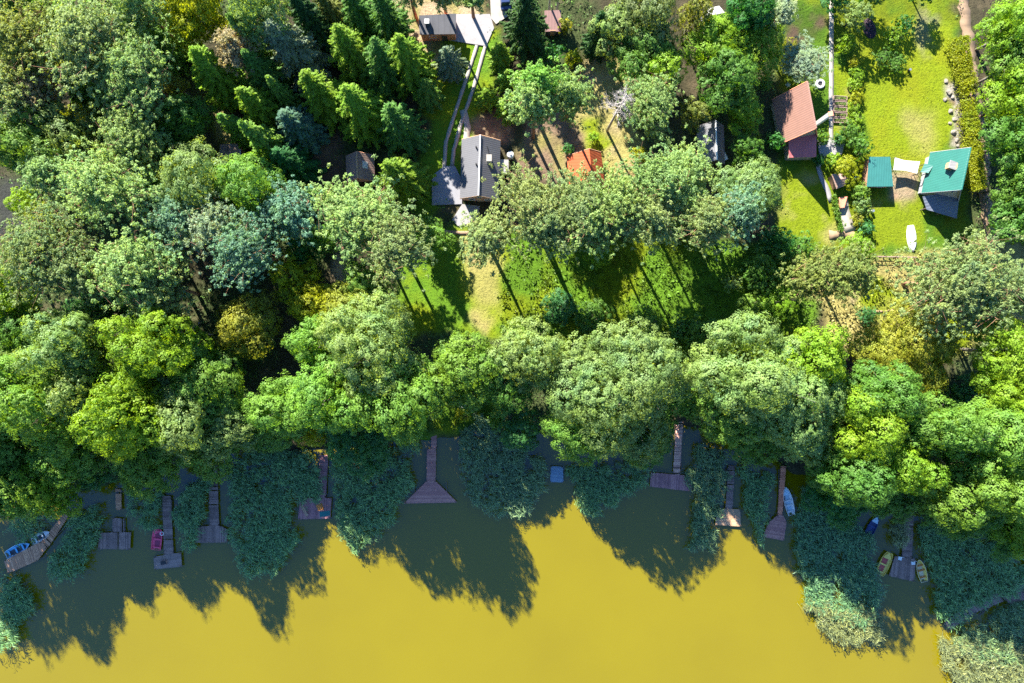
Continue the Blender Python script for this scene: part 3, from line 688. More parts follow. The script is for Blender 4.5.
# --- upper wood ---
for a in [
 ('spruce', 24, 12, 25, 'light', 'light green spruce at the very corner of the picture', 16),
 ('spruce', 64, 22, 28, 'sun', 'bright spruce next to the corner spruce', 17),
 ('pine', 86, 44, 38, 'grey', 'broad pine with dark gaps among the corner spruces', 22),
 ('pine', 26, 48, 34, 'olive', 'olive pine near the side edge under the corner spruce', 21),
 ('spruce', 8, 62, 22, 'light', 'light spruce cut by the side edge under the olive pine', 15),
 ('pine', 12, 90, 30, 'grey', 'gray pine at the side edge above the spreading crown', 19),
 ('pine', 40, 96, 22, 'bare', 'thin brownish half-bare pine among gray pines', 17),
 ('broad', 68, 74, 13, 'lime', 'small yellow-green crown glowing in the dark pines', 11),
 ('soft', 82, 96, 20, 'mid', 'slender deep green conifer in the dark pines', 15),
 ('broad', 79, 116, 15, 'lime', 'small lime crown below the slender deep green conifer', 8),
 ('soft', 126, 32, 24, 'light', 'green conifer between the broad pine and the tall green spruce', 16),
 ('spruce', 158, 42, 29, 'light', 'tall green spruce under the yellow tree', 17),
 ('pine', 140, 8, 22, 'pale', 'pale pine at the top edge beside the yellow tree', 20),
 ('spruce', 108, 6, 22, 'mid', 'mid green spruce at the top edge between bright spruce and pale pine', 15),
 ('broad', 190, 12, 31, 'lime', 'vivid yellow tree at the top edge', 17),
 ('soft', 214, 76, 32, 'sun', 'feathery yellow-green conifer behind the small plank cabin', 17),
 ('pine', 235, 50, 17, 'bare', 'brownish bare-looking pine in the gap by the feathery conifer', 15),
 ('broad', 223, 27, 8, 'lime', 'tiny yellow crown over the brownish bare pine', 8),
 ('broad', 262, 14, 28, 'pale', 'pale crown at the top edge near the blue spruce', 19),
 ('soft', 254, 44, 16, 'light', 'narrow light conifer beside the blue spruce', 17),
 ('broad', 176, 85, 13, 'olive', 'small olive crown between the tall green spruce and the feathery conifer', 11),
 ('spruce', 296, 50, 34, 'silver', 'blue spruce with silvery needles, the bluest crown of the wood', 17),
 ('spruce', 312, 22, 24, 'dark', 'dark spruce directly behind the blue spruce', 17),
 ('soft', 264, 74, 24, 'mid', 'green conifer on the shaded side of the blue spruce', 15),
 ('soft', 262, 106, 26, 'sun', 'yellowish conifer below the green one, by the dark lane', 15),
 ('spruce', 298, 126, 26, 'blue', 'shaded bluish spruce in the dark lane', 13),
 ('spruce', 290, 164, 26, 'deep', 'deep green spruce in the dark lane near the brown cabin', 13),
 ('soft', 266, 142, 22, 'light', 'slim green conifer between plank cabin and dark lane', 19),
 ('spruce', 330, 8, 20, 'olive', 'olive spruce at the top edge', 15),
 ('spruce', 357, 14, 22, 'mid', 'spruce at the top edge beside the olive spruce', 16),
 ('spruce', 389, 22, 25, 'mid', 'spruce near the sandy yard at the top edge', 16),
 ('spruce', 350, 50, 28, 'sun', 'bright spruce in the second rank of the spruce stand', 17),
 ('spruce', 380, 66, 26, 'mid', 'middle spruce of the stand between two brighter ones', 16),
 ('spruce', 408, 62, 29, 'sun', 'bright spruce of the stand next to the sandy yard', 17),
 ('spruce', 325, 98, 28, 'sun', 'spruce of the stand closest to the dark lane', 16),
 ('spruce', 360, 110, 31, 'sun', 'largest spruce of the stand, behind the brown cabin', 18),
 ('spruce', 400, 126, 27, 'mid', 'spruce of the stand beside the lawn strip', 15),
 ('spruce', 404, 178, 29, 'sun', 'lone spruce beside the brown cabin wall', 16),
 ('spruce', 428, 92, 16, 'light', 'small spruce at the lawn strip', 9),
 ('spruce', 450, 60, 18, 'silver', 'small silvery spruce before the flat roofed building', 10),
 ('spruce', 500, 56, 15, 'sun', 'yellow-green spruce beside the wheel tracks', 9),
 ('spruce', 487, 98, 13, 'sun', 'small spruce inside the bend of the wheel tracks', 7),
 ('spruce', 508, 106, 15, 'sun', 'small spruce above the gray roofed house', 8),
 ('spruce', 506, 79, 12, 'sun', 'smallest spruce of the row by the wheel tracks', 7),
 ('spruce', 526, 24, 26, 'dark', 'dark drooping spruce beside the plum shed', 17),
 ('soft', 598, 36, 17, 'dark', 'dark columnar conifer beside the shaded lane', 13),
 ('bush', 552, 56, 13, 'deep', 'round deep green bush below the plum shed', 4),
 ('bush', 573, 58, 9, 'lime', 'yellow bush next to the round deep green bush', 3),
 ('bush', 565, 27, 8, 'gold', 'golden bush at the corner of the plum shed', 3),
 ('broad', 641, 22, 36, 'grey', 'tall gray-green crown at the top edge above the dead tree', 15),
 ('broad', 645, 54, 36, 'mid', 'shaded lower crown under the tall gray-green crown', 13),
 ('broad', 612, 30, 22, 'pale', 'pale bough of leaves over the shaded lane', 13),
 ('pine', 538, 80, 20, 'light', 'light crown at the upper end of the brown clearing', 20),
 ('pine', 573, 92, 21, 'pale', 'pale round crown uphill of the rust-red hut', 17),
 ('pine', 536, 108, 23, 'pale', 'pale green crown nearest the small spruces', 20),
 ('broad', 659, 74, 20, 'sun', 'bright crown beside the dead tree', 13),
 ('pine', 651, 106, 27, 'pale', 'pale crown with a bare stem beside the dead tree', 15),
 ('broad', 692, 116, 16, 'olive', 'small olive crown beside the gable of the hidden hut', 10),
 ('broad', 717, 48, 29, 'sun', 'bright crown under the whitish roof', 12),
 ('broad', 722, 78, 28, 'mid', 'shaded crown below the bright crown and the whitish roof', 13),
 ('broad', 754, 46, 28, 'sun', 'yellowish crown between the whitish roof and the gray-blue tree', 10),
 ('broad', 742, 112, 21, 'sun', 'bright layered crown behind the hidden hut', 9),
 ('broad', 746, 152, 16, 'mid', 'small crown at the wall of the hidden hut', 8),
 ('broad', 694, 16, 17, 'olive', 'olive crown at the top edge beside the whitish roof', 14),
 ('broad', 744, 12, 24, 'deep', 'deep green crown at the top edge beside the whitish roof', 14),
 ('pine', 777, 14, 18, 'silver', 'gray-blue tree at the top edge near the garden', 10),
 ('bush', 788, 48, 10, 'gold', 'golden bush at the shaded lawn', 3),
 ('pine', 807, 64, 21, 'silver', 'round gray-blue tree at the ridge of the red roofed house', 6),
 ('broad', 764, 84, 10, 'mid', 'small crown beside the eave of the red roof', 4),
 ('pine', 689, 168, 26, 'pale', 'pale crown lakeward of the hidden hut', 17),
 ('pine', 662, 186, 34, 'pale', 'pale spreading pine beside the straw clearing', 20),
 ('pine', 618, 208, 29, 'pale', 'faded pine in the belt below the rust-red hut', 20),
 ('pine', 576, 212, 36, 'grey', 'gray-green pine just below the rust-red hut', 20),
 ('pine', 542, 204, 34, 'grey', 'gray-green pine beside the gable of the gray house', 20),
 ('pine', 545, 224, 28, 'grey', 'gray pine at the lower rim of the pine belt', 20),
 ('pine', 592, 220, 25, 'pale', 'pine with fanned bare twigs at the meadow rim', 20),
 ('bush', 598, 254, 15, 'sun', 'bright bush under the pine belt', 4),
 ('broad', 744, 196, 33, 'pale', 'broad pale crown between the hidden hut and the lower lawn', 12),
 ('broad', 686, 206, 20, 'sun', 'yellow-green crown inside the pine belt', 12),
 ('pine', 640, 218, 26, 'grey', 'pine at the shaded upper rim of the lush meadow', 20),
 ('pine', 706, 220, 29, 'grey', 'gray pine shading the bare soil of the meadow', 20),
 ('pine', 740, 218, 22, 'blue', 'bluish pine at the end of the pine belt', 20),
 ('bush', 766, 176, 12, 'light', 'light bush at the corner of the lower lawn', 3),
 ('soft', 236, 128, 17, 'light', 'slim light conifer beside the small plank cabin roof', 13),
 ('soft', 284, 98, 15, 'light', 'slim conifer squeezed between blue spruce and spruce stand', 13),
 ('soft', 112, 62, 17, 'light', 'slim light conifer beside the broad pine with dark gaps', 14),
 ('soft', 60, 120, 15, 'sun', 'slim bright conifer below the thin brownish pine', 12),
 ('soft', 150, 178, 16, 'light', 'slim conifer at the foot of the tall pine pair', 12),
 ('soft', 316, 196, 14, 'mid', 'slim conifer beside the big pale pine', 11),
 ]: T(*a[:6], H=a[6])
# --- bushes in the meadow, garden and right-hand wood ---
for a in [
 ('bush', 560, 308, 18, 'teal', 'blue-green bush behind the round willow', 2.5),
 ('bush', 594, 316, 18, 'mid', 'dark bush touching the top of the round willow', 2.5),
 ('bush', 644, 324, 17, 'light', 'green bush behind the shoulder of the round willow', 2.5),
 ('bush', 704, 338, 21, 'light', 'large green bush between willow and great pale canopy', 3),
 ('bush', 678, 330, 14, 'mid', 'dark bush beside the large green bush', 2.5),
 ('bush', 732, 284, 10, 'pale', 'pale small bush alone in the shaded meadow', 4),
 ('bush', 762, 268, 21, 'mid', 'dark green thicket at the meadow end', 5),
 ('bush', 774, 300, 22, 'sun', 'tall green thicket nearest the twin pines', 3.5),
 ('bush', 752, 306, 15, 'light', 'lower thicket beside the tall green thicket', 3),
 ('bush', 778, 246, 18, 'deep', 'dark bush at the foot of the lower lawn', 4),
 ('bush', 800, 246, 14, 'mid', 'green bush at the lower lawn rim beside the twin pines', 3),
 ('bush', 856, 250, 16, 'sun', 'bright bush where the sandy path ends', 4),
 ('bush', 866, 316, 10, 'teal', 'dark low bush in the dry meadow', 2),
 ('pine', 811, 276, 25, 'olive', 'pine of the twin pair nearer the thicket', 15),
 ('pine', 848, 270, 23, 'olive', 'pine of the twin pair nearer the white boat', 15),
 ('pine', 954, 276, 50, 'grey', 'largest pine, spreading below the teal roofed house', 18),
 ('pine', 980, 302, 28, 'olive', 'olive pine at the lower side of the largest pine', 14),
 ('pine', 1018, 292, 22, 'grey', 'gray pine cut by the side edge above the meadow end', 14),
 ('broad', 1014, 26, 34, 'sun', 'bright crown at the top corner of the wood by the hedge', 15),
 ('broad', 1012, 64, 27, 'light', 'light crown beside the upper hedge', 14),
 ('broad', 1020, 98, 32, 'sun', 'yellowish crown beside the gap of the hedge', 15),
 ('broad', 1020, 138, 31, 'mid', 'shaded crown beside the lower hedge', 15),
 ('broad', 1020, 182, 28, 'light', 'light crown beside the bare dirt track', 14),
 ('broad', 1022, 216, 27, 'mid', 'crown at the lower end of the dirt track', 13),
 ('broad', 855, 16, 15, 'pale', 'round pale tree at the top of the garden', 6.5),
 ('bush', 892, 36, 12, 'sun', 'bright bush in the shadow on the long lawn', 3),
 ('bush', 904, 26, 11, 'deep', 'dark bush at the shaded top of the long lawn', 3),
 ('bush', 882, 58, 10, 'mid', 'low bush ringed by dark mulch on the long lawn', 2),
 ('bush', 896, 64, 10, 'mid', 'curved low bush beside the mulch ring', 2),
 ('bush', 845, 44, 9, 'sun', 'small bush at the upper end of the shrub border', 3),
 ('bush', 848, 134, 12, 'mid', 'green bush at the lower end of the raised beds', 3),
 ('bush', 840, 140, 7, 'deep', 'clipped dark ball beside the paved corner', 2),
 ('bush', 860, 148, 12, 'mid', 'dark bush between paved corner and teal shed', 4),
 ('bush', 848, 170, 15, 'lime', 'yellow-green shrub over the small brown shed', 3),
 ('bush', 834, 162, 9, 'sun', 'round bush at the curve of the paved path', 2),
 ('bush', 861, 192, 9, 'light', 'light shrub in the bed beside the teal shed', 2.5),
 ('bush', 862, 206, 9, 'pale', 'pale shrub below the light one by the shed shadow', 2.5),
 ('bush', 858, 220, 7, 'gold', 'golden flower shrub beside the sandy path', 1.8),
 ('bush', 866, 228, 8, 'teal', 'dark shrub at the end of the flower bed', 2),
 ('bush', 818, 160, 6, 'deep', 'clipped round bush at the porch corner', 2),
 ('bush', 822, 138, 7, 'mid', 'bush between the red house wall and the paved corner', 2.5),
 ('bush', 774, 142, 9, 'deep', 'dark bush under the eave of the red roof', 4),
 ('bush', 639, 155, 8, 'lime', 'bright lime bush under the pale crown by the dead tree', 3),
 ('bush', 594, 138, 6, 'sun', 'small bush on the straw beside the rust-red hut', 2),
 ('bush', 568, 150, 6, 'teal', 'dark bush behind the rust-red hut', 2.5),
 ('bush', 496, 422, 10, 'light', 'light bush on the grass by the deck walkway', 2.5),
 ('bush', 503, 398, 9, 'gold', 'golden sprig bush under the walkway crowns', 4),
 ('bush', 463, 416, 8, 'lime', 'lime bush beside the white garden chair', 2),
 ]: T(*a[:6], H=a[6])
border = ['upper end, beside a gray stone', 'second from the top', 'third from the top', 'middle, beside the raised beds', 'below the middle', 'next to last', 'lower end, near the dark bush']
for i, w in enumerate(border):
    T('bush', 855+(i % 2)*3-1, 62+i*11.5, 7+(i % 2), ['lime', 'sun', 'sun', 'lime', 'sun', 'sun', 'sun'][i], 'shrub of the garden border row: '+w, H=1.6, group='shrubs of the border beside the long lawn')
for a in [('broad', -8, 420, 30, 'light', 'crown mostly outside the side edge, behind the two moored boats', 22), ('broad', -12, 472, 30, 'mid', 'low crown mostly outside the side edge, over the edge reeds', 17),
 ('broad', -150, 425, 40, 'light', 'tall tree beyond the side edge whose shadow darkens the lake corner', 26), ('broad', -215, 440, 42, 'mid', 'second tall tree beyond the side edge, farther out along the shore', 26), ('broad', -80, 440, 38, 'light', 'tree beyond the side edge, next to the edge reeds', 25),
 ('pine', 408, -10, 17, 'grey', 'pine at the top edge above the sandy yard, beside the flat roof', 13), ('pine', 440, -14, 17, 'grey', 'pine at the top edge directly above the flat roofed building', 14), ('pine', 470, -12, 16, 'pale', 'pine at the top edge above the gray paved yard', 13),
 ('broad', 836, -6, 17, 'deep', 'dark crown at the top edge by the straight path', 6), ('broad', 874, -9, 17, 'deep', 'dark crown at the top edge shading the long lawn', 6.5), ('broad', 925, -10, 15, 'deep', 'dark crown at the top edge by the wood track', 6)]: T(*a[:6], H=a[6])
# bare shrub in the lakeside row and dead pine
def dead_tree(px, py, H, spread, label, seed, lean=(0, 0), n=26, low=.45, cat_='tree', name='dead_tree'):
    rnd = random.Random(seed); x, y = W(px, py, LAND); o = empty(name, (x, y, land_z(x, y)), label, cat_)
    tr = MB(); br = MB(); L = Vector((lean[0], lean[1], 0)); ax = lambda z: L*(z/H)**1.3+Vector((0, 0, z)); r = .05+H*.011
    tr.tube([ax(0)-Vector((0, 0, .3)), ax(H*.35), ax(H*.7), ax(H*.98)], [r, r*.8, r*.5, r*.15], 7)
    for i in range(n):
        t = low+(1-low)*(i+.5)/n; s = ax(H*t); a = i*2.4+rnd.uniform(-.5, .5); l = spread*(1.15-t)*rnd.uniform(.7, 1.2)+.3
        d = Vector((math.cos(a), math.sin(a), rnd.uniform(.1, .7))); e = s+d*l; m = s.lerp(e, .5)+Vector((0, 0, -.1*l))
        br.tube([s, m, e], [r*.32, r*.2, r*.08], 4, False)
        for q in range(9):
            u = rnd.uniform(.25, 1); p = s.lerp(e, u); dd = (d+Vector((rnd.gauss(0, .8), rnd.gauss(0, .8), rnd.gauss(0, .5)))).normalized()
            k = p+dd*l*rnd.uniform(.2, .45); br.tube([p, k], [r*.12, r*.05], 3, False)
            for _ in range(2): br.tube([p.lerp(k, rnd.uniform(.4, .9)), k+Vector((rnd.gauss(0, .25), rnd.gauss(0, .25), rnd.gauss(0, .2)))*l*.6], [r*.07, r*.03], 3, False)
    for m, nm in ((tr, 'trunk'), (br, 'branches')):
        q = bpy.data.objects.new(nm, m.mesh(nm, M_DEAD, True)); link(q, o)
    return o
dead_tree(607, 131, 17, 4.2, 'leafless gray dead tree in the straw clearing', 3, (.6, .3), 34, .55)
dead_tree(214, 334, 12, 2.2, 'leafless gray shrub between the brightest dome and the golden crown', 4, n=20, low=.4)
dead_tree(232, 52, 12, 2.4, 'bare twiggy snag in the gap behind the feathery conifer', 6, n=20, low=.5)
# birches at the top edge: only their white stems reach into the picture
for px, py, lab in ((549, 12, 'white birch stem beside the plum shed roof, farther from the yellow bush'), (557, 12, 'white birch stem beside the plum shed roof, nearer the golden bush')):
    x, y = W(px, py, LAND); o = empty('birch_tree', (x, y, land_z(x, y)), lab, 'tree', 'birches at the plum shed')
    m = MB(); m.tube([(0, 0, -.3), (-.1, .1, 5), (0, 0, 11)], [.2, .16, .08], 8); link(bpy.data.objects.new('trunk', m.mesh('trunk', M_BIRCH, True)), o)
    V, F, mb = gen_broad(1.9, 13, int(px)); c = link(bpy.data.objects.new('crown', npmesh('birch_crown', V, F, M_LEAF)), o); c.color = (*COLS['light'], 1)
# ---------- shared materials ----------
M_PLUM = mat_wood('boards_plum', (0.339, 0.139, 0.122), (0.499, 0.231, 0.181), .35)
M_PLUMD = mat_wood('boards_plum_dark', (0.25, 0.111, 0.116), (0.43, 0.204, 0.189), .5)
M_BROWN = mat_wood('boards_brown', (0.384, 0.185, 0.103), (0.613, 0.324, 0.181), .5)
M_DARKB = mat_wood('boards_dark', (0.17, 0.111, 0.094), (0.318, 0.204, 0.168), .5)
M_GREYB = mat_wood('boards_gray', (.20, .14, .12), (.30, .21, .18), .5)
M_BEIGE = mat_wood('boards_beige', (.36, .21, .12), (.46, .29, .17), .25)
M_REDB = mat_wood('boards_red_brown', (0.544, 0.185, 0.109), (0.77, 0.296, 0.174), .4)
M_POST = mat_wood('post_wood', (.09, .065, .05), (.15, .11, .085), .5)
M_STEEL = mat_plain('galvanised', (.45, .46, .48), .4, .5, .8)
M_WHITE = mat_paint('white_paint', (.85, .85, .82), .4, .25)
M_CREAM = mat_paint('cream_fabric', (.72, .69, .63), .8, .2, 1.2, .2)
M_BLACK = mat_plain('dark_rubber', (.02, .02, .022), .6)
M_GLASS = mat_plain('window_glass', (.02, .03, .04), .08, .6)
M_BRICK = mat_paint('brick_white', (.6, .57, .53), .85, .5, 3.0, .2)
M_ORANGE = mat_paint('orange_fabric', (.62, .22, .05), .75, .3, 2, .2)
M_TEALC = mat_paint('teal_fabric', (.03, .19, .18), .75, .4, 2, .2)
M_STONE = mat_paint('field_stone', (.27, .24, .2), .9, .6, 1.5, .2)

def clip_half(poly, nx, ny, c):
    out = []
    for i in range(len(poly)):
        p, q = poly[i], poly[(i+1) % len(poly)]; a = p[0]*nx+p[1]*ny-c; b = q[0]*nx+q[1]*ny-c
        if a >= 0: out.append(p)
        if (a > 0 > b) or (a < 0 < b): s = a/(a-b); out.append((p[0]+(q[0]-p[0])*s, p[1]+(q[1]-p[1])*s))
    return out
def planks(poly, ang, w, gap, z, th, seed, miss=0.0, ragged=0.0):
    """boards laid side by side over a convex outline; the boards run along the angle"""
    rnd = random.Random(seed); mb = MB(); nx, ny = -math.sin(ang), math.cos(ang)
    v = [p[0]*nx+p[1]*ny for p in poly]; c = min(v)
    while c < max(v)-.02:
        s = clip_half(clip_half(poly, nx, ny, c), -nx, -ny, -(c+w-gap))
        if len(s) >= 3 and rnd.random() >= miss:
            j = rnd.uniform(-1, 1)*.008; dx, dy = math.cos(ang)*ragged*rnd.uniform(-1, 1), math.sin(ang)*ragged*rnd.uniform(-1, 1)
            mb.prism([(a+dx, b+dy) for a, b in s], z-th+j, z+j)
        c += w
    return mb
def dock(label, parts, post=True, name='jetty', catn='jetty', z=.5, seed=1):
    """parts: (part name, pixel outline, pixel pair that gives the board direction, material, missing share)"""
    allp = [W(*p, z) for q in parts for p in q[1]]; cx = sum(p[0] for p in allp)/len(allp); cy = sum(p[1] for p in allp)/len(allp)
    o = empty(name, (cx, cy, 0), label, catn); 
    for i, (nm, pl, dr, m, ms) in enumerate(parts):
        P = [W(a, b, z) for a, b in pl]; a, b = W(*dr[0], z), W(*dr[1], z); ang = math.atan2(b[1]-a[1], b[0]-a[0])
        planks(P, ang, .19, .022, z-i*.045, .05, seed*7+i, ms, .04).build(nm, m, o)
        # bearers under the boards
        bm = MB(); nx, ny = -math.sin(ang), math.cos(ang); cxx = sum(p[0] for p in P)/len(P); cyy = sum(p[1] for p in P)/len(P)
        u = [(p[0]-cxx)*math.cos(ang)+(p[1]-cyy)*math.sin(ang) for p in P]; vv = [(p[0]-cxx)*nx+(p[1]-cyy)*ny for p in P]
        L = (max(vv)-min(vv))*.86; mid = (max(vv)+min(vv))/2
        for f in (-.3, .3):
            s = (max(u)-min(u))*f+(max(u)+min(u))/2
            bm.box((cxx+math.cos(ang)*s+nx*mid, cyy+math.sin(ang)*s+ny*mid, z-i*.045-.14), (.12, L, .16), ang)
        bm.build('bearer', M_POST, o)
        if post:
            for k, p in enumerate(P):
                q = (cxx+(p[0]-cxx)*.93, cyy+(p[1]-cyy)*.93); pb = MB()
                pb.tube([(q[0], q[1], -1.8), (q[0], q[1], z-i*.045+.12+.1*((k*7+seed) % 3))], .08, 8); pb.build('post', M_POST, o)
    return o
dock('bent brown jetty with two boats moored along it', [('deck', [(4, 561), (8, 573.5), (37.5, 560.5), (47, 548), (42, 541), (28, 548)], ((4, 561), (8, 573)), M_BROWN, 0), ('walkway', [(42, 541), (48, 547.5), (68, 517), (64, 513)], ((42, 541), (48, 547)), M_BROWN, .03)], seed=1)
dock('dark log raft deck in two steps, standing free of the shore', [('deck', [(99.5, 533), (131, 532), (130, 549.5), (98, 549)], ((112, 533), (112, 549)), M_DARKB, .05), ('upper_deck', [(112.5, 518), (124, 518.5), (124.5, 532), (112, 532)], ((112, 520), (112, 531)), M_DARKB, .06)], name='raft', catn='raft', seed=2)
dock('short broken brown walkway under the trees above the raft', [('walkway', [(115, 489), (121, 489), (121.5, 510), (116, 510)], ((115, 490), (121, 490)), M_BROWN, .1)], seed=3)
dock('gray jetty with a crosswise end platform beside the pink boat', [('deck', [(153.6, 557), (181, 552.5), (182, 566.5), (154.5, 569.5)], ((153.6, 557), (181, 552.5)), M_GREYB, 0), ('walkway', [(162, 496), (170.5, 496), (173.5, 554), (164, 556)], ((162, 497), (170, 497)), M_DARKB, .04)], seed=4)
dock('narrow dark jetty under dry reeds, ending in a wide end deck', [('deck', [(196, 529), (203, 526), (221, 526), (228, 530), (227, 542.5), (195, 543)], ((210, 526), (210, 543)), M_DARKB, 0), ('walkway', [(208.5, 463), (217, 463), (219, 527), (209.5, 527)], ((208, 466), (217, 466)), M_DARKB, .08)], seed=5)
dock('reddish sunbathing deck with an orange chair on it', [('deck', [(300, 498), (331.5, 498), (330.5, 518.5), (298, 519.5)], ((315, 498), (315, 519)), M_PLUMD, 0), ('walkway', [(319.5, 455), (328.5, 455), (325.5, 498), (317.5, 498)], ((319, 460), (328, 460)), M_PLUMD, 0)], seed=6)
dock('long plum walkway that opens into a triangular deck', [('deck', [(426.5, 481), (435.5, 481), (457.5, 502.5), (404, 503.5)], ((404, 503), (457, 502.5)), M_PLUM, 0), ('walkway', [(427, 449), (436.3, 449), (435.5, 481), (426.5, 481)], ((427, 450), (436, 450)), M_PLUM, 0), ('ramp', [(431, 405), (437, 405), (436.5, 449), (431, 449)], ((431, 407), (437, 407)), M_PLUM, 0)], seed=7)
dock('small pale blue float between two reed beds', [('deck', [(551, 466), (563, 467), (563.5, 482.5), (550, 482)], ((551, 466), (563, 467)), mat_wood('boards_pale_blue', (.14, .22, .30), (.2, .28, .36), .3), 0)], name='float_platform', catn='platform', seed=8)
dock('plum log walkway ending in a crooked crosswise log deck', [('deck', [(651, 472.5), (692, 476), (691.5, 491.5), (650, 486.6)], ((671, 474), (670, 490)), M_PLUMD, 0), ('walkway', [(677, 414), (683.5, 414), (680, 475), (673, 474)], ((677, 416), (683, 416)), mat_wood('logs_plum', (0.384, 0.185, 0.145), (0.77, 0.444, 0.319), .4), .05)], seed=9)
dock('dark walkway ending in a bright beige square deck', [('deck', [(716.5, 509), (740, 509), (741, 526.5), (715.5, 525)], ((716, 509), (740, 509)), M_BEIGE, 0), ('walkway', [(728.5, 465), (735, 466), (732.5, 509), (725.5, 509)], ((728, 468), (735, 468)), M_DARKB, .02)], seed=10)
dock('plum walkway ending in a five-sided plum deck beside the white boat', [('deck', [(777.5, 515), (782.5, 514.5), (786.5, 522), (784, 540.5), (763.5, 537), (768, 523.5)], ((763, 537), (784, 540)), M_PLUM, 0), ('walkway', [(781, 466), (786.3, 466), (782.5, 514.5), (777.5, 515)], ((781, 470), (786, 470)), M_REDB, 0)], seed=11)
dock('dark jetty between the two yellow boats', [('deck', [(895, 556), (916, 559), (914, 581.5), (889, 576)], ((903, 556), (901, 577)), M_DARKB, 0), ('walkway', [(905, 512), (914, 512), (912, 558), (902, 557)], ((905, 515), (914, 515)), M_DARKB, .03)], seed=12)
dock('long dark footbridge slanting through the reeds', [('deck', [(998, 589), (1016, 582), (1030, 586), (1030, 598), (1010, 605)], ((998, 589), (1010, 605)), M_DARKB, 0), ('walkway', [(1000, 591), (1007, 600), (975, 613), (968, 603)], ((1000, 591), (1007, 600)), M_DARKB, .02), ('end_walkway', [(968, 603), (975, 613), (951, 630), (944, 624)], ((968, 603), (975, 613)), M_GREYB, .05)], name='footbridge', catn='footbridge', seed=13)

# ---------- boats ----------
def local(mb, name, mat, parent, smooth=False):
    return link(bpy.data.objects.new(name, mb.mesh(name, mat, smooth)), parent)
def hull_mesh(L, Wd, h, bow, stern, t=.05):
    n = 15; out = []; inn = []
    for i in range(n):
        u = i/(n-1)
        w = (stern+(1-stern)*math.sin(min(1, u/.42)*PI/2)) if u < .42 else max(bow, (1-((u-.42)/.58)**2.3)**.75*(1-bow)+bow) if u < 1 else bow
        w *= Wd/2; x = (u-.5)*L; sh = h*(1+.35*max(0, u-.5)**2*4*.6)
        kz = .06*h+max(0, u-.72)**2*h*6
        sec = lambda ww, zz, k: [(x, -ww, zz), (x, -ww*.93, (zz+k)*.5), (x, -ww*.62, k+.03), (x, 0, k), (x, ww*.62, k+.03), (x, ww*.93, (zz+k)*.5), (x, ww, zz)]
        out.append(sec(w, sh, kz)); inn.append(sec(max(.01, w-t), sh, kz+t))
    inn[0] = [(x+t, y, z) for x, y, z in inn[0]]; inn[-1] = [(x-t*1.5, y, z) for x, y, z in inn[-1]]
    mb = MB(); vs = [p for s in out for p in s]+[p for s in inn for p in s]; fs = []; o2 = n*7
    for i in range(n-1):
        for k in range(6):
            a = i*7+k; fs.append((a, a+1, a+8, a+7)); fs.append((o2+a, o2+a+7, o2+a+8, o2+a+1))
        for k in (0, 6): a = i*7+k; q = (a, a+7, o2+a+7, o2+a); fs.append(q if k == 0 else q[::-1])
    for i in (0, n-1):
        for k in range(6): a = i*7+k; q = (a, a+1, o2+a+1, o2+a); fs.append(q[::-1] if i == 0 else q)
    mb.add(vs, fs); rail = [[Vector(s[k])+Vector((0, 0, .012)) for s in out] for k in (0, 6)]
    return mb, rail
def boat(label, px, py, L, Wd, ang, hullm, insm, railm, bow=.04, stern=.72, seats=(.2, .5), h=.5, z=-.1, foredeck=None, seatm=None, name='rowing_boat', tilt=0, extra=None):
    x, y = W(px, py, .3); o = empty(name, (x, y, z), label, 'boat', None, ang); o.rotation_euler.x = tilt
    mb, rail = hull_mesh(L, Wd, h, bow, stern); local(mb, 'hull', hullm, o, False)
    rb = MB()
    for r in rail: rb.tube(r, .04, 6)
    rb.tube([rail[0][0], rail[1][0]], .04, 6); local(rb, 'gunwale', railm, o)
    fl = MB(); fl.prism([(-.42*L, -.22*Wd), (.22*L, -.27*Wd), (.32*L, 0), (.22*L, .27*Wd), (-.42*L, .22*Wd)], .15*h+.03, .15*h+.07); local(fl, 'floor', insm, o)
    for s in seats:
        sb = MB(); u = s-.5; wd = Wd*(.82 if abs(u) < .3 else .66); sb.box((u*L, 0, h*.68), (.28, wd, .05)); local(sb, 'seat', seatm or railm, o)
    if foredeck:
        f = MB(); f.prism([(.22*L, -.38*Wd), (.34*L, -.27*Wd), (.47*L, -.03), (.47*L, .03), (.34*L, .27*Wd), (.22*L, .38*Wd)], h*1.03, h*1.1); local(f, 'foredeck', foredeck, o)
    return o
M_BBLUE = mat_paint('boat_blue', (.16, .58, .9), .35, .3); M_BLBLUE = mat_paint('boat_light_blue', (.6, .82, .95), .35, .3)
M_BDARK = mat_plain('boat_inside_dark', (.05, .06, .075), .6); M_BPINK = mat_paint('boat_pink', (.95, .10, .20), .35, .3); M_BPINKD = mat_paint('boat_pink_inside', (.36, .03, .09), .5, .3)
M_BYEL = mat_paint('boat_yellow', (.95, .70, .14), .4, .35); M_BRED = mat_paint('boat_red_inside', (.62, .10, .08), .5, .35); M_BCREAM = mat_paint('boat_cream', (.9, .72, .42), .45, .35)
M_BNAVY = mat_paint('boat_navy', (.02, .06, .24), .4, .3)
boat('bright blue rowing boat moored at the outer end of the bent jetty', 18, 549.5, 4.5, 1.7, R(27), M_BBLUE, M_BDARK, M_BLBLUE, seats=(.12, .42, .7), foredeck=None, seatm=M_BBLUE)
boat('smaller white boat moored nearer the shore at the bent jetty', 41.5, 536.5, 3.4, 1.5, R(30), M_WHITE, M_BDARK, M_WHITE, seats=(.15, .55), foredeck=M_WHITE)
M_PB = boat('pink-red blunt boat with two seats beside the gray jetty', 157, 539.5, 3.6, 1.75, R(84), M_BPINK, M_BPINKD, M_BPINK, bow=.72, stern=.92, seats=(.1, .5, .88), h=.45, name='pedal_boat')
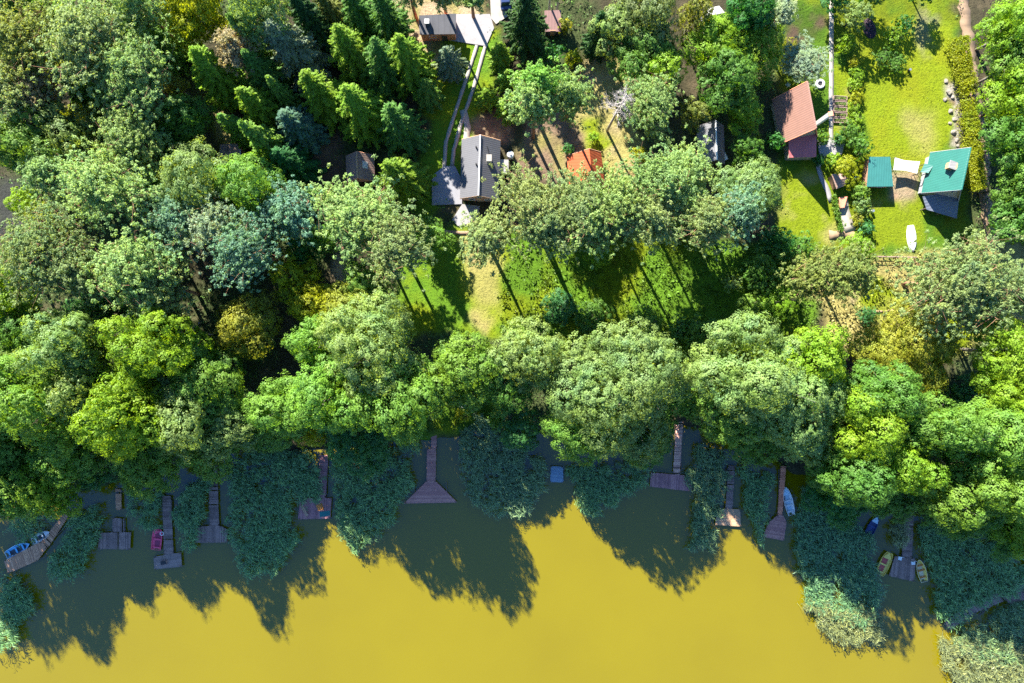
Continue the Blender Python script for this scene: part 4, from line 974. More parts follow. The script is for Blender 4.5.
boat('white pointed sailing dinghy hull beside the plum walkway', 788.3, 501, 5.0, 1.55, R(103), M_WHITE, M_BLBLUE, M_WHITE, seats=(.12, .34, .5), foredeck=M_BLBLUE, name='dinghy')
boat('dark navy boat half hidden under the tree, with a pale blue bow', 871.5, 527.5, 4.6, 1.5, R(62), M_BNAVY, M_BNAVY, M_BNAVY, seats=(.3, .55), foredeck=M_BLBLUE)
boat('yellow blunt boat with a red inside, nearer the wide reed bed', 884.5, 563.5, 4.3, 1.85, R(66), M_BYEL, M_BRED, M_BYEL, bow=.5, stern=.7, seats=(.12, .45), foredeck=M_BYEL, seatm=M_BYEL)
boat('cream-yellow pointed boat with an orange seat, on the footbridge side of the jetty', 921.3, 570.5, 4.0, 1.6, R(105), M_BYEL, M_BCREAM, M_BCREAM, seats=(.2, .5, .72), seatm=M_ORANGE)
# white boat upside down on the lawn
x, y = W(912.5, 238.5, 1.2); o = empty('upturned_boat', (x, y, land_z(x, y)+.58), 'white boat lying upside down on the lawn', 'boat', None, R(95)); o.rotation_euler = (PI, 0, R(-85))
mb, rail = hull_mesh(4.6, 1.6, .5, .04, .6); local(mb, 'hull', M_WHITE, o, True); rb = MB()
for r in rail: rb.tube(r, .035, 6)
local(rb, 'gunwale', M_WHITE, o); kb = MB(); kb.box((-.2, 0, .015), (3.4, .06, .07)); local(kb, 'keel', M_STEEL, o)

# ---------- things on the docks ----------
def chair(label, px, py, z, ang, m, fm, s=1.0, cushion=None, name='garden_chair'):
    x, y = W(px, py, z); o = empty(name, (x, y, z), label, 'chair', None, ang); a = MB(); a.box((0, 0, .4*s), (.5*s, .5*s, .05)); local(a, 'seat', m, o)
    a = MB(); a.box((-.27*s, 0, .68*s), (.05, .5*s, .5*s), M=Matrix.Rotation(-.2, 3, 'Y')); local(a, 'backrest', m, o)
    for sx in (-1, 1):
        for sy in (-1, 1): a = MB(); a.tube([(.21*s*sx, .21*s*sy, 0), (.2*s*sx, .2*s*sy, .385*s)], .02, 6); local(a, 'leg', fm, o)
    return o
chair('orange garden chair on the reddish sunbathing deck', 321.5, 506, .5, R(200), M_ORANGE, M_WHITE, 2.2)
def mat_on(name, label, catn, poly, z, m, th=.06, ripple=True):
    P = [W(a, b, z) for a, b in poly]; mb = MB(); mb.prism(P, z, z+th); o = mb.build(name, m); return tag(o, label, catn)
mat_on('towel', 'teal towel spread on the reddish sunbathing deck', 'towel', [(319.5, 512), (330, 510.5), (330, 515.5), (320, 517)], .51, M_TEALC, .03)
x, y = W(305, 510, .5); o = empty('bench', (x, y, .51), 'pale slatted bench on the reddish sunbathing deck', 'bench', None, R(-62)); a = MB()
for k in range(3): a.box((0, -.16+.16*k, .45), (2.2, .11, .05))
local(a, 'seat', M_BEIGE, o)
for s in (-.85, .85): a = MB(); a.box((s, 0, .21), (.08, .42, .42)); local(a, 'leg', M_WHITE, o)
for (px, py, an, lb) in ((898.5, 557.5, 260, 'white plastic chair on the dark jetty, on the side of the red-lined boat'), (911.5, 562, 280, 'white plastic chair on the dark jetty, on the side of the cream-yellow boat')): chair(lb, px, py, .5, R(an), M_WHITE, M_WHITE, 1.25)
chair('white garden chair on the grass by the deck walkway', 463, 404.5, land_z(*W(463, 404.5, 1)), R(250), M_WHITE, M_WHITE, 1.9)
# steps / handrails behind the walkway
x, y = W(164.5, 562, .5); o = empty('crate', (x, y, .5), 'dark box on the end platform of the gray jetty', 'crate', None, .2); a = MB(); a.box((0, 0, .2), (.9, .5, .4)); local(a, 'body', M_DARKB, o); a = MB(); a.box((0, 0, .43), (.96, .56, .05)); local(a, 'lid', M_BLACK, o)
x, y = W(162, 533.5, .5); o = empty('life_ring', (x, y, .56), 'small white ring lying on the gray jetty by the pink boat', 'life ring'); a = MB(); a.tube([(.3*math.cos(q*PI/8), .3*math.sin(q*PI/8), 0) for q in range(17)], .06, 8, False); local(a, 'ring', M_WHITE, o)

# ---------- buildings ----------
def wall_frame(A, B):
    d = Vector((B.x-A.x, B.y-A.y, 0)).normalized(); return d, Vector((-d.y, d.x, 0))
def window(parent, c, n, w, h, fm=None, name='window'):
    """framed pane on a wall: c centre on the wall face, n outward normal"""
    t = Vector((-n.y, n.x, 0)); fr = MB(); M = Matrix((t, n, Vector((0, 0, 1)))).transposed()
    for s in (-1, 1):
        fr.box(c+t*s*(w/2)+n*.03, (.09, .1, h+.09), M=M); fr.box(c+Vector((0, 0, s*h/2))+n*.032, (w-.09, .1, .09), M=M)
    f = fr.build(name, fm or M_WHITE, parent); p = MB(); p.box(c+n*.01, (w-.09, .06, h-.09), M=M); p.build('pane', M_GLASS, f)
def door(parent, c, n, m, w=.95, h=2.05):
    t = Vector((-n.y, n.x, 0)); M = Matrix((t, n, Vector((0, 0, 1)))).transposed(); d = MB(); d.box(c+n*.03, (w, .08, h), M=M); o = d.build('door', m, parent)
    k = MB(); k.box(c+t*(w*.4)+n*.1, (.05, .06, .16), M=M); k.build('handle', M_STEEL, o)
def gable(name, label, catn, A, B, hw, ez, roofm, wallm, over=.4, gov=.45, th=.14, ridgem=None, gz=None, group=None, endm=None, hw2=None, ez2=None):
    d, n = wall_frame(A, B); mid = (A+B)/2; gz = LAND-.1 if gz is None else gz
    o = empty(name, (mid.x, mid.y, gz), label, catn, group)
    hw2 = hw2 or hw; ez2 = ez2 or ez; rf = MB(); rz = A.z
    for s, w, e in ((1, hw, ez), (-1, hw2, ez2)):
        rf.slab([A, B, B+n*s*w+Vector((0, 0, e-rz)), A+n*s*w+Vector((0, 0, e-rz))], th)
    r = rf.build('roof', roofm, o)
    if ridgem: c = MB(); c.tube([A+Vector((0, 0, .03)), B+Vector((0, 0, .03))], .13, 6); c.build('ridge_cap', ridgem, r)
    w = MB(); a0 = A+d*gov; b0 = B-d*gov; sl = (rz-ez)/hw; sl2 = (rz-ez2)/hw2
    tk = th*math.sqrt(1+sl*sl)+.03; tk2 = th*math.sqrt(1+sl2*sl2)+.03
    pr = [(hw-over, gz), (hw-over, ez+sl*over-tk), (0, rz-max(tk, tk2)), (-(hw2-over), ez2+sl2*over-tk2), (-(hw2-over), gz)]
    vs = [Vector((a.x, a.y, 0))+n*u+Vector((0, 0, z)) for a in (a0, b0) for u, z in pr]
    w.add(vs, [(0, 1, 2, 3, 4), (9, 8, 7, 6, 5)]+[(i, i+5, (i+1) % 5+5, (i+1) % 5) for i in range(5)])
    w.build('wall', wallm, o)
    for q, sg in ((A, -1), (B, 1)):
        fc = MB()
        for s, ww, e in ((1, hw, ez), (-1, hw2, ez2)):
            p0 = q+d*sg*.03-Vector((0, 0, .1)); p1 = q+d*sg*.03+n*s*ww+Vector((0, 0, e-rz-.1)); fc.tube([p0, p1], .09, 4)
        fc.build('bargeboard', endm or wallm, r)
    return o, d, n
MW_BROWN = mat_wood('wall_brown_boards', (.36, .17, .11), (.44, .23, .15), .3); MW_GREY = mat_paint('wall_gray', (.33, .33, .33), .85, .3, 1.5, .2); MW_SAND = mat_paint('wall_sand', (.45, .38, .29), .85, .3, 1.5, .2)
MW_DARK = mat_wood('wall_dark_boards', (.06, .05, .05), (.11, .09, .085), .3)
MR_GREY = mat_roof('roof_gray', (.122, .122, .136), .34, 1, .7, 0, .04, .3); MR_RED = mat_roof('roof_faded_red', (0.34, 0.183, 0.14), .36, 1, .6, R(-12), .05, .3)
MR_MAG = mat_roof('roof_magenta', (.55, .15, .15), .5, 0, .6, 0, .04, .3); MR_TEAL = mat_roof('roof_teal', (.02, .135, .11), .42, 1, .45, R(-12), .05, .35)
MR_TEAL2 = mat_roof('roof_teal_shed', (0.041, 0.188, 0.169), .42, 0, .5, 0, .05, .35); MR_RUST = mat_roof('roof_rust', (.52, .10, .03), .5, 1, .7, R(10), .05, .55)
MR_DARK = mat_roof('roof_dark_felt', (.10, .10, .115), 1.0, 0, .85, 0, .02, .5); MR_BROWN = mat_roof('roof_brown', (.34, .22, .18), .4, 1, .75, 0, .04, .4); MR_PALE = mat_roof('roof_whitish', (0.368, 0.344, 0.336), .5, 1, .7, 0, .04, .45)
MR_SLATE = mat_roof('roof_slate', (0.2, 0.2, 0.22), .36, 1, .6, 0, .04, .3); MR_STRIPE = mat_roof('roof_striped_metal', (.16, .18, .23), .55, 0, .35, R(75), .12, .3)
def V3(px, py, z): return W3(px, py, z)
# gray roofed house
A = V3(480.4, 135, 6.3); B = V3(478.6, 195.5, 6.3); 
o, d, n = gable('house', 'gray tiled gable house with white chimney and brown boarded gable', 'house', A, B, 3.32, 3.5, MR_GREY, MW_BROWN, ridgem=mat_plain('ridge_pale', (.5, .5, .52), .6), over=.35, gov=.18, endm=M_BEIGE)
e = B-d*.18
for u in (-1.35, 1.35): window(o, Vector((e.x, e.y, 0))+n*u+Vector((0, 0, 2.3)), d, 1.0, 1.1)
window(o, Vector((e.x, e.y, 4.1)), d, .8, .7); door(o, Vector((e.x, e.y, LAND+1.0)), d, M_BEIGE)
c = MB(); cx, cy = W(489.3, 160, 6); c.box((cx, cy, 5.6), (.75, .95, 3.4)); ch = c.build('chimney', M_BRICK, o); c = MB(); c.box((cx, cy, 7.36), (.88, 1.1, .12)); c.build('cap', M_CONC, ch)
c = MB(); c.tube([W3(487, 146, 5.4), W3(489, 154, 5.1)], .06, 6); c.build('roof_rail', M_BLACK, o)
for py in (147.5, 164.5): c = MB(); q = W3(476.3, py, 5.8); c.tube([q-Vector((0, 0, .35)), q+Vector((0, 0, .55))], .14, 8); c.build('vent_pipe', M_BLACK, o)
lx0, ly0 = W(501, 159.5, 2.6); lx1, ly1 = W(508.5, 174, 2.6); pb = MB(); pb.slab([(lx0-.2, ly0, 2.75), (lx1, ly0, 2.5), (lx1, ly1, 2.5), (lx0-.2, ly1, 2.75)], .1); lean = pb.build('lean_to_roof', MR_PALE, o)
pb = MB(); pb.prism([(lx0+.1, ly0-.15), (lx1-.15, ly0-.15), (lx1-.15, ly1+.15), (lx0+.1, ly1+.15)], .7, 2.4); pb.build('lean_to_wall', MW_BROWN, o)
x, y = W(510.5, 154.5, 1.8); o = empty('water_tank', (x, y, land_z(x, y)), 'white round water tank beside the gray roofed house', 'water tank'); a = MB(); a.tube([(0, 0, 0), (0, 0, .9), (0, 0, 1.15), (0, 0, 1.25)], [.62, .62, .5, .2], 16); local(a, 'body', M_WHITE, o, False); a = MB(); a.tube([(0, 0, 1.25), (0, 0, 1.33)], .22, 12); local(a, 'lid', M_STEEL, o)
# red roofed house
A = V3(807.3, 81.5, 9.2); B = V3(816.2, 128.3, 9.2)
o, d, n = gable('house', 'steep faded red roofed house with magenta porch roof', 'house', A, B, 3.25, 2.6, MR_RED, MW_SAND, ridgem=MR_RED, over=.4, gov=.35, endm=M_REDB)
e = B-d*.35
window(o, Vector((e.x, e.y, 6.2)), d, 1.1, 1.2)
c = MB(); q = W3(820.5, 121, 6); c.box((q.x, q.y, 6.8), (.62, .62, 5.6), math.atan2(d.y, d.x)); ch = c.build('chimney', M_WHITE, o); c = MB(); c.box((q.x, q.y, 9.66), (.74, .74, .12), math.atan2(d.y, d.x)); c.build('cap', M_REDB, ch)
P = [W3(788.5, 139, 3.5), W3(816.5, 131, 3.5), W3(816.3, 156.8, 2.9), W3(789.3, 157.6, 2.9)]; pb = MB(); pb.slab(P, .14); pb.build('porch_roof', MR_MAG, o)
pb = MB(); pb.prism([(p.x*.96+P[0].x*.02+P[2].x*.02, p.y*.96+(P[0].y+P[2].y)*.02) for p in P], .7, 2.7); pb.build('porch_wall', MW_SAND, o)
pc = (P[2]+P[3])/2; window(o, Vector((pc.x-1, pc.y+.32, 1.8)), Vector((0, -1, 0)), 1.3, 1.0)
# teal roofed house
A = V3(970.8, 147.6, 8.2); B = V3(961.4, 189.8, 8.2)
o, d, n = gable('house', 'steep teal roofed house with dark striped terrace roof', 'house', A, B, 3.3, 2.6, MR_TEAL, MW_GREY, ridgem=MR_TEAL, over=.4, gov=.35)
sgn = -1 if n.x > 0 else 1
def on_slope(f, t): return A.lerp(B, t)+n*sgn*3.3*f+Vector((0, 0, (2.6-8.2)*f))
p = on_slope(.42, .42); c = MB(); c.box(p+Vector((0, 0, .55)), (1.35, 1.0, 1.1), math.atan2(n.y, n.x)); dm = c.build('dormer', M_BROWN, o); c = MB(); c.slab([p+Vector((0, 0, 1.2))+d*a_+n*b_+Vector((0, 0, sgn*b_*.25)) for a_, b_ in ((-.65, -.85), (.65, -.85), (.65, .85), (-.65, .85))], .1); c.build('dormer_roof', MR_PALE, dm)
P = [W3(922.5, 196.5, 2.75), W3(960, 190, 3.0), W3(956.8, 218.5, 2.35), W3(926.5, 209.5, 2.35)]; pb = MB(); pb.slab(P, .1); pb.build('terrace_roof', MR_STRIPE, o)
for q in (P[2], P[3], (P[2]+P[3])/2): c = MB(); c.tube([(q.x-.1, q.y+.2, .6), (q.x-.1, q.y+.2, q.z-.12)], .09, 8); c.build('post', M_POST, o)
P = [W3(924.5, 163.5, 3.0), W3(933.5, 165.5, 3.5), W3(928.5, 173, 3.5), W3(920.5, 172, 3.0)]; pb = MB(); pb.slab(P, .09); pb.build('entrance_roof', MR_TEAL, o)
for q in (P[0], P[3]): c = MB(); c.tube([(q.x+.15, q.y, .6), (q.x+.15, q.y, 2.9)], .06, 8); c.build('post', M_POST, o)
b0 = B-d*.35
window(o, Vector((b0.x, b0.y, 5.6)), d, 1.1, 1.1); door(o, Vector((b0.x, b0.y, LAND+1.0)), d, MW_BROWN)
# teal shed
P = [W3(869.3, 156.8, 3.4), W3(890.2, 156.8, 3.4), W3(893.2, 186.4, 2.9), W3(867, 186.6, 2.9)]; c0 = sum(P, Vector())/4
o = empty('shed', (c0.x, c0.y, LAND), 'teal flat roofed shed between white canopy and shrub bed', 'shed'); pb = MB(); pb.slab(P, .13); pb.build('roof', MR_TEAL2, o)
Q = [(p.x+(c0.x-p.x)*.1, p.y+(c0.y-p.y)*.1) for p in P]; pb = MB(); pb.prism(Q, .6, 2.72); pb.build('wall', MW_BROWN, o); window(o, Vector(((Q[2][0]+Q[3][0])/2+.7, Q[2][1], 1.8)), Vector((0, -1, 0)), .9, .7); door(o, Vector(((Q[2][0]+Q[3][0])/2-1, Q[2][1], LAND+1)), Vector((0, -1, 0)), M_GREYB)
# white sail canopy
P = [W3(895, 157.5, 2.7), W3(905, 160.5, 2.45), W3(920, 161.5, 2.8), W3(917, 173.5, 2.6), W3(905, 170.5, 2.4), W3(893.5, 170, 2.7)]; c0 = sum(P, Vector())/6
o = empty('sail_canopy', (c0.x, c0.y, LAND), 'white fabric canopy stretched between teal shed and teal roofed house', 'canopy'); mb = MB(); n6 = len(P)
vs = [c0-Vector((0, 0, .12))]+P; mb.add([v for v in vs]+[v-Vector((0, 0, .03)) for v in vs], [(0, 1+(i+1) % 6, 1+i) for i in range(6)]+[(7, 8+i, 8+(i+1) % 6) for i in range(6)]+[(1+i, 1+(i+1) % 6, 8+(i+1) % 6, 8+i) for i in range(6)]); mb.build('fabric', M_CREAM, o)
for k in (0, 2, 3, 5): c = MB(); c.tube([(P[k].x, P[k].y, .6), (P[k].x, P[k].y, P[k].z+.05)], .05, 8); c.build('pole', M_STEEL, o)
# rust-red hut
A = V3(589.3, 148.8, 4.9); B = V3(592.2, 178, 4.9)
o, d, n = gable('hut', 'small hut with rust-red sheet roof in tree shadow', 'hut', A, B, 2.4, 2.0, MR_RUST, MW_BROWN, over=.3, gov=.3, hw2=3.6, ez2=1.7)
# hidden hut with slate gable
A = V3(715.6, 120.3, 5.6); B = V3(716.8, 160, 5.6)
o, d, n = gable('hut', 'slate gabled hut half hidden among the trees', 'hut', A, B, 2.3, 2.6, MR_SLATE, MW_DARK, ridgem=M_WHITE, over=.3, gov=.3)
x, y = W(723.5, 156, 2.0); o = empty('garden_cabinet', (x, y, land_z(x, y)), 'white narrow cabinet beside the slate gabled hut', 'cabinet', None, R(25)); a = MB(); a.box((0, 0, .55), (.9, 1.5, 1.1)); local(a, 'body', M_WHITE, o); a = MB(); a.box((0, 0, 1.13), (1.0, 1.6, .06)); local(a, 'lid', M_WHITE, o)
# brown cabin
A = V3(356.5, 151.5, 4.9); B = V3(357.5, 178, 4.9)
o, d, n = gable('cabin', 'brown roofed cabin under the largest spruce with a pale roof patch', 'cabin', A, B, 2.45, 2.4, MR_BROWN, MW_BROWN, over=.3, gov=.3, ridgem=M_BEIGE)
q = W3(365, 165, 3.7); c = MB(); nn = n if n.x > 0 else -n; c.box(q+Vector((0, 0, .05)), (1.0, 1.2, .1), M=Matrix.Rotation(math.atan2(2.5, 2.45), 3, 'Y')); c.build('roof_patch', M_CREAM, o)
# plank cabin
P = [W3(219.5, 144, 3.2), W3(241, 143, 3.2), W3(241, 168, 2.8), W3(219, 168, 2.8)]; c0 = sum(P, Vector())/4
o = empty('cabin', (c0.x, c0.y, LAND), 'small flat roofed plank cabin with a red chair on top', 'cabin'); 
planks([(p.x, p.y) for p in P], R(90), .3, .02, 3.0, .07, 3).build('roof', M_GREYB, o); Q = [(p.x+(c0.x-p.x)*.1, p.y+(c0.y-p.y)*.1) for p in P]; pb = MB(); pb.prism(Q, .6, 2.9); pb.build('wall', MW_BROWN, o); pb = MB(); pb.box((P[1].x-.15, (P[1].y+P[2].y)/2, 3.08), (.1, 4, .1)); pb.build('roof_edge', M_STEEL, o)
window(o, Vector(((Q[2][0]+Q[3][0])/2, Q[2][1], 1.9)), Vector((0, -1, 0)), 1, .8)
chair('small red chair on the roof of the plank cabin', 233, 158, 3.01, R(200), mat_paint('red_paint', (.5, .06, .05)), M_STEEL, 1.3)
# flat roofed building at the top
P = [W3(419, 15.5, 4), W3(456, 13.5, 4), W3(456, 34, 3.5), W3(419.5, 34.5, 3.5)]; c0 = sum(P, Vector())/4
o = empty('building', (c0.x, c0.y, LAND), 'flat dark roofed building with reddish brown front wall', 'building'); pb = MB(); pb.slab(P, .2); pb.build('roof', MR_DARK, o)
Q = [(p.x+(c0.x-p.x)*.06, p.y+(c0.y-p.y)*.05) for p in P]; pb = MB(); pb.prism(Q, .6, 3.3); pb.build('wall', M_REDB, o); door(o, Vector((c0.x+1, Q[2][1], LAND+1)), Vector((0, -1, 0)), MW_DARK); window(o, Vector((c0.x-1, Q[2][1], 2.2)), Vector((0, -1, 0)), 1.1, .9)
c = MB(); q = W3(427, 22, 4.2); c.box(q, (.8, .8, .7)); c.build('roof_box', M_STEEL, o)
# plum shed
P = [W3(544.5, 10.5, 3.2), W3(561, 10, 3.2), W3(561, 31.5, 2.7), W3(545, 31.5, 2.7)]; c0 = sum(P, Vector())/4
o = empty('shed', (c0.x, c0.y, LAND), 'plum brown shed roof at the foot of the white birch stems', 'shed'); pb = MB(); pb.slab(P, .12); pb.build('roof', mat_roof('roof_plum', (.27, .15, .14), .5, 0, .75, 0, .04, .4), o); pb = MB(); pb.prism([(p.x+(c0.x-p.x)*.1, p.y+(c0.y-p.y)*.1) for p in P], .6, 2.6); pb.build('wall', MW_DARK, o)
door(o, Vector((c0.x, c0.y-(P[0].y-P[2].y)*.45, LAND+.95)), Vector((0, -1, 0)), M_BROWN)
# whitish roof
A = V3(706, 16.5, 4.3); B = V3(724.5, 12.5, 4.3)
gable('shed', 'whitish roofed shed at the top edge behind a bright crown', 'shed', A, B, 2.0, 2.6, MR_PALE, MW_GREY, over=.25, gov=.25)
# small brown sheds by the sandy path
P = [W3(831.5, 174.5, 2.7), W3(840, 172.5, 2.9), W3(848, 177.5, 2.9), W3(845.5, 185.5, 2.6), W3(836.5, 189, 2.5)]; c0 = sum(P, Vector())/5
o = empty('shed', (c0.x, c0.y, LAND), 'small brown roofed shed among yellow-green shrubs', 'shed'); pb = MB(); ap = c0+Vector((0, 0, .55))
pb.add([ap]+P+[p-Vector((0, 0, .1)) for p in P], [(0, 1+i, 1+(i+1) % 5) for i in range(5)]+[(1+i, 6+i, 6+(i+1) % 5, 1+(i+1) % 5) for i in range(5)]+[(10, 9, 8, 7, 6)]); pb.build('roof', mat_roof('roof_tan', (.33, .21, .16), .4, 1, .75), o); pb = MB(); pb.prism([(p.x+(c0.x-p.x)*.15, p.y+(c0.y-p.y)*.15) for p in P], .6, 2.4); pb.build('wall', MW_BROWN, o)
P = [W3(839.5, 197.5, 1.9), W3(847, 196.5, 1.9), W3(847, 199.5, 1.8), W3(840.5, 207.5, 1.7)]; 
o = empty('hutch', (P[3].x, P[3].y, LAND), 'low red-brown hutch below the small brown shed', 'hutch'); pb = MB(); pb.slab([W3(839, 197.5, 1.9), W3(847.5, 196.5, 1.9), W3(844.5, 207.5, 1.7), W3(840, 208, 1.7)], .09); pb.build('roof', M_REDB, o); pb = MB(); pb.prism([W(840, 198.5, 1.7), W(846.5, 197.5, 1.7), W(843.8, 206.5, 1.7), W(840.6, 207, 1.7)], .6, 1.6); pb.build('body', MW_BROWN, o)
# vehicle cut by the top edge
x, y = W(505, -2, 1.4); o = empty('car', (x, y, 1.04), 'dark blue car cut off by the top edge', 'car', None, R(95)); M_CAR = mat_paint('car_blue', (.03, .05, .14), .25, .05); 
def car_body(mb, prof, w, tuck):
    n = len(prof); vs = []
    for s in (-1, 1): vs += [(x_, s*w/2*(1-tuck*(z_ > .95)), z_) for x_, z_ in prof]
    mb.add(vs, [tuple(range(n)), tuple(range(2*n-1, n-1, -1))]+[(i, i+n, (i+1) % n+n, (i+1) % n) for i in range(n)])
a = MB(); car_body(a, [(-2.1, .3), (-2.15, .85), (-1.75, .95), (-1.2, 1.42), (.35, 1.46), (1.0, .98), (2.0, .85), (2.15, .6), (2.1, .3)], 1.75, .18); b_ = local(a, 'body', M_CAR, o)
a = MB(); a.box((.72, 0, 1.25), (.05, 1.25, .5), M=Matrix.Rotation(-.92, 3, 'Y')); local(a, 'windscreen', M_GLASS, o)
a = MB(); a.box((-1.52, 0, 1.22), (.05, 1.2, .5), M=Matrix.Rotation(.86, 3, 'Y')); local(a, 'rear_window', M_GLASS, o)
for sx in (-1.3, 1.3):
    for sy in (-.8, .8): a = MB(); a.tube([(sx, sy-.1, .31), (sx, sy+.1, .31)], .31, 14); local(a, 'wheel', M_BLACK, o)

# ---------- garden things ----------
def hedge(label, pts, w, h, seed, colk='lime'):
    rng = np.random.default_rng(seed); P = np.array([W(a, b, h) for a, b in pts]); seg = np.linalg.norm(np.diff(P, axis=0), axis=1); cum = np.concatenate([[0], np.cumsum(seg)]); n = int(cum[-1]*26*w)
    s = rng.uniform(0, cum[-1], n); x = np.interp(s, cum, P[:, 0]); y = np.interp(s, cum, P[:, 1]); v = rng.uniform(-1, 1, n); k = np.clip(np.searchsorted(cum, s)-1, 0, len(seg)-1); d = np.diff(P, axis=0)/seg[:, None]; nn = np.stack([-d[k, 1], d[k, 0]], 1)
    lump = .75+.5*fbm(x, y, .55, 3, seed); hw = w/2*lump; top = h*(1-.32*np.abs(v)**2.5)*(.8+.35*fbm(x, y, .8, 2, seed+3))
    c = np.stack([x+nn[:, 0]*v*hw, y+nn[:, 1]*v*hw, LAND+top], 1); N = np.concatenate([nn*v[:, None]*.8, np.full((n, 1), .7)], 1)
    q = 7; C_ = np.repeat(c, q, 0)+rng.normal(size=(n*q, 3))*np.array([.14, .14, .1]); NN = np.repeat(N, q, 0)+rng.normal(size=(n*q, 3))*.5
    zz = rng.random(n*q) < .3; C_[zz, 2] -= rng.uniform(0, h*.8, zz.sum()); a, f = cards(C_, NN, rng.uniform(.09, .18, n*q), rng.uniform(.06, .11, n*q), rng)
    o = empty('hedge', (*P.mean(0), LAND), label, 'hedge'); me = npmesh('foliage', a-np.array([*P.mean(0), LAND]), f, M_LEAF); ob = link(bpy.data.objects.new('foliage', me), o); ob.color = (*COLS[colk], 1)
    mb = MB()
    for k in range(int(cum[-1]/.9)): s_ = k*.9; px_, py_ = np.interp(s_, cum, P[:, 0])-P.mean(0)[0], np.interp(s_, cum, P[:, 1])-P.mean(0)[1]; mb.tube([(px_, py_, -.2), (px_+.1, py_, h*.75)], [.06, .02], 5)
    local(mb, 'stems', M_BARK, o)
hedge('upper yellow-green hedge between long lawn and dirt track', [(958, 38), (962, 60), (967, 84), (971, 94)], 3.4, 2.4, 5)
hedge('lower yellow-green hedge running to the teal roofed house', [(968, 100), (972, 128), (974, 150), (976, 178), (979, 190)], 2.9, 2.4, 6)
hedge('narrow green hedge along the lower lawn and path', [(832, 196), (836, 212), (840, 232)], .8, 1.0, 7, 'light')
# raised beds
for i, w_ in enumerate(('uppermost, closest to the ring', 'second from the ring', 'middle one', 'fourth from the ring', 'lowest, closest to the green bush')):
    x, y = W(840.5, 98+i*5.6, 1.1); o = empty('raised_bed', (x, y, land_z(x, y)), 'pale board edged garden bed beside the straight path: '+w_, 'garden bed', 'row of board edged garden beds', R(-3)); fr = MB()
    for s in (-1, 1): fr.box((0, s*.36, .15), (2.3, .08, .35)); fr.box((s*1.15, 0, .15), (.08, .64, .35))
    local(fr, 'frame', M_GREYB, o); so = MB(); so.box((0, 0, .12), (2.2, .63, .22)); local(so, 'soil', mat_paint('bed_soil', (.14, .10, .06), .95), o)
    rng = np.random.default_rng(i); m = 90; c_ = np.stack([rng.uniform(-1, 1, m), rng.uniform(-.25, .25, m), rng.uniform(.26, .42, m)], 1); V, F = cards(c_, rng.normal(size=(m, 3))*.5+np.array([0, 0, .8]), rng.uniform(.06, .13, m), rng.uniform(.04, .08, m), rng); q = link(bpy.data.objects.new('seedlings', npmesh('seedlings', V, F, M_LEAF)), o); q.color = (*COLS['light'], 1)
x, y = W(820.5, 83.5, 1.1); o = empty('fire_ring', (x, y, land_z(x, y)), 'white ring with dark middle beside the red roof ridge', 'fire ring'); a = MB(); a.tube([(.62*math.cos(q*PI/12), .62*math.sin(q*PI/12), .12) for q in range(25)], .22, 8, False); local(a, 'rim', M_WHITE, o); a = MB(); a.tube([(0, 0, 0), (0, 0, .1)], .5, 18); local(a, 'ash_bed', M_BLACK, o)
x, y = W(869.5, 28, 1.0); o = empty('mulch_bed', (x, y, land_z(x, y)), 'dark purple oval mulch bed in the lawn shadow', 'flower bed', None, .3); o.scale = (1.1, 1.8, 1); rng = np.random.default_rng(4); m = 900; r_ = np.sqrt(rng.random(m))*1.0; a_ = rng.uniform(0, 6.28, m); V, F = cards(np.stack([r_*np.cos(a_), r_*np.sin(a_), rng.uniform(.03, .3, m)*(1.1-r_)+.03], 1), rng.normal(size=(m, 3))*.5+np.array([0, 0, .8]), .09, .06, rng); q = link(bpy.data.objects.new('mulch', npmesh('mulch', V, F, mat_plain('mulch', (.06, .035, .05), .9))), o)
# rockery stones: each stone its own thing
rnd = random.Random(8)
def stone(label, px, py, s, seed, m=M_STONE):
    rnd = random.Random(seed); x, y = W(px, py, 1); import bmesh
    bm = bmesh.new(); bmesh.ops.create_icosphere(bm, subdivisions=2, radius=s)
    ph = [rnd.uniform(0, 6) for _ in range(6)]
    for v in bm.verts:
        c = v.co.normalized(); k = 1+.16*math.sin(c.x*3.1+ph[0])+.14*math.sin(c.y*3.7+ph[1])+.12*math.sin(c.z*4.3+c.x*2+ph[2]); v.co = c*s*k; v.co.z *= .6; v.co.x *= 1.15
    me = bpy.data.meshes.new('stone'); bm.to_mesh(me); bm.free(); me.materials.append(m); o = link(bpy.data.objects.new('stone', me)); o.location = (x, y, land_z(x, y)+s*.25); o.rotation_euler.z = rnd.uniform(0, 6)
    tag(o, label, 'stone', 'stones of the rockery beside the hedge')
for i, (px, py, s, lb) in enumerate([(946.5, 81, .5, 'small pale stone at the top of the rockery'), (949.5, 92, .7, 'large flat stone at the upper end of the rockery'), (945.5, 99, .45, 'small stone nearest the long lawn'), (953, 97, .5, 'stone touching the hedge foot at the upper rockery'), (951, 111, .6, 'stone in the middle of the rockery'), (955, 119, .5, 'stone close to the lower hedge end'), (950.5, 123, .4, 'small dark stone below the middle of the rockery'), (954, 132, .65, 'large stone at the lower part of the rockery'), (957, 140, .5, 'stone next to last toward the teal roof'), (958.5, 146, .45, 'lowest stone of the rockery, near the teal roof')]): stone(lb, px, py, s*.68, i)
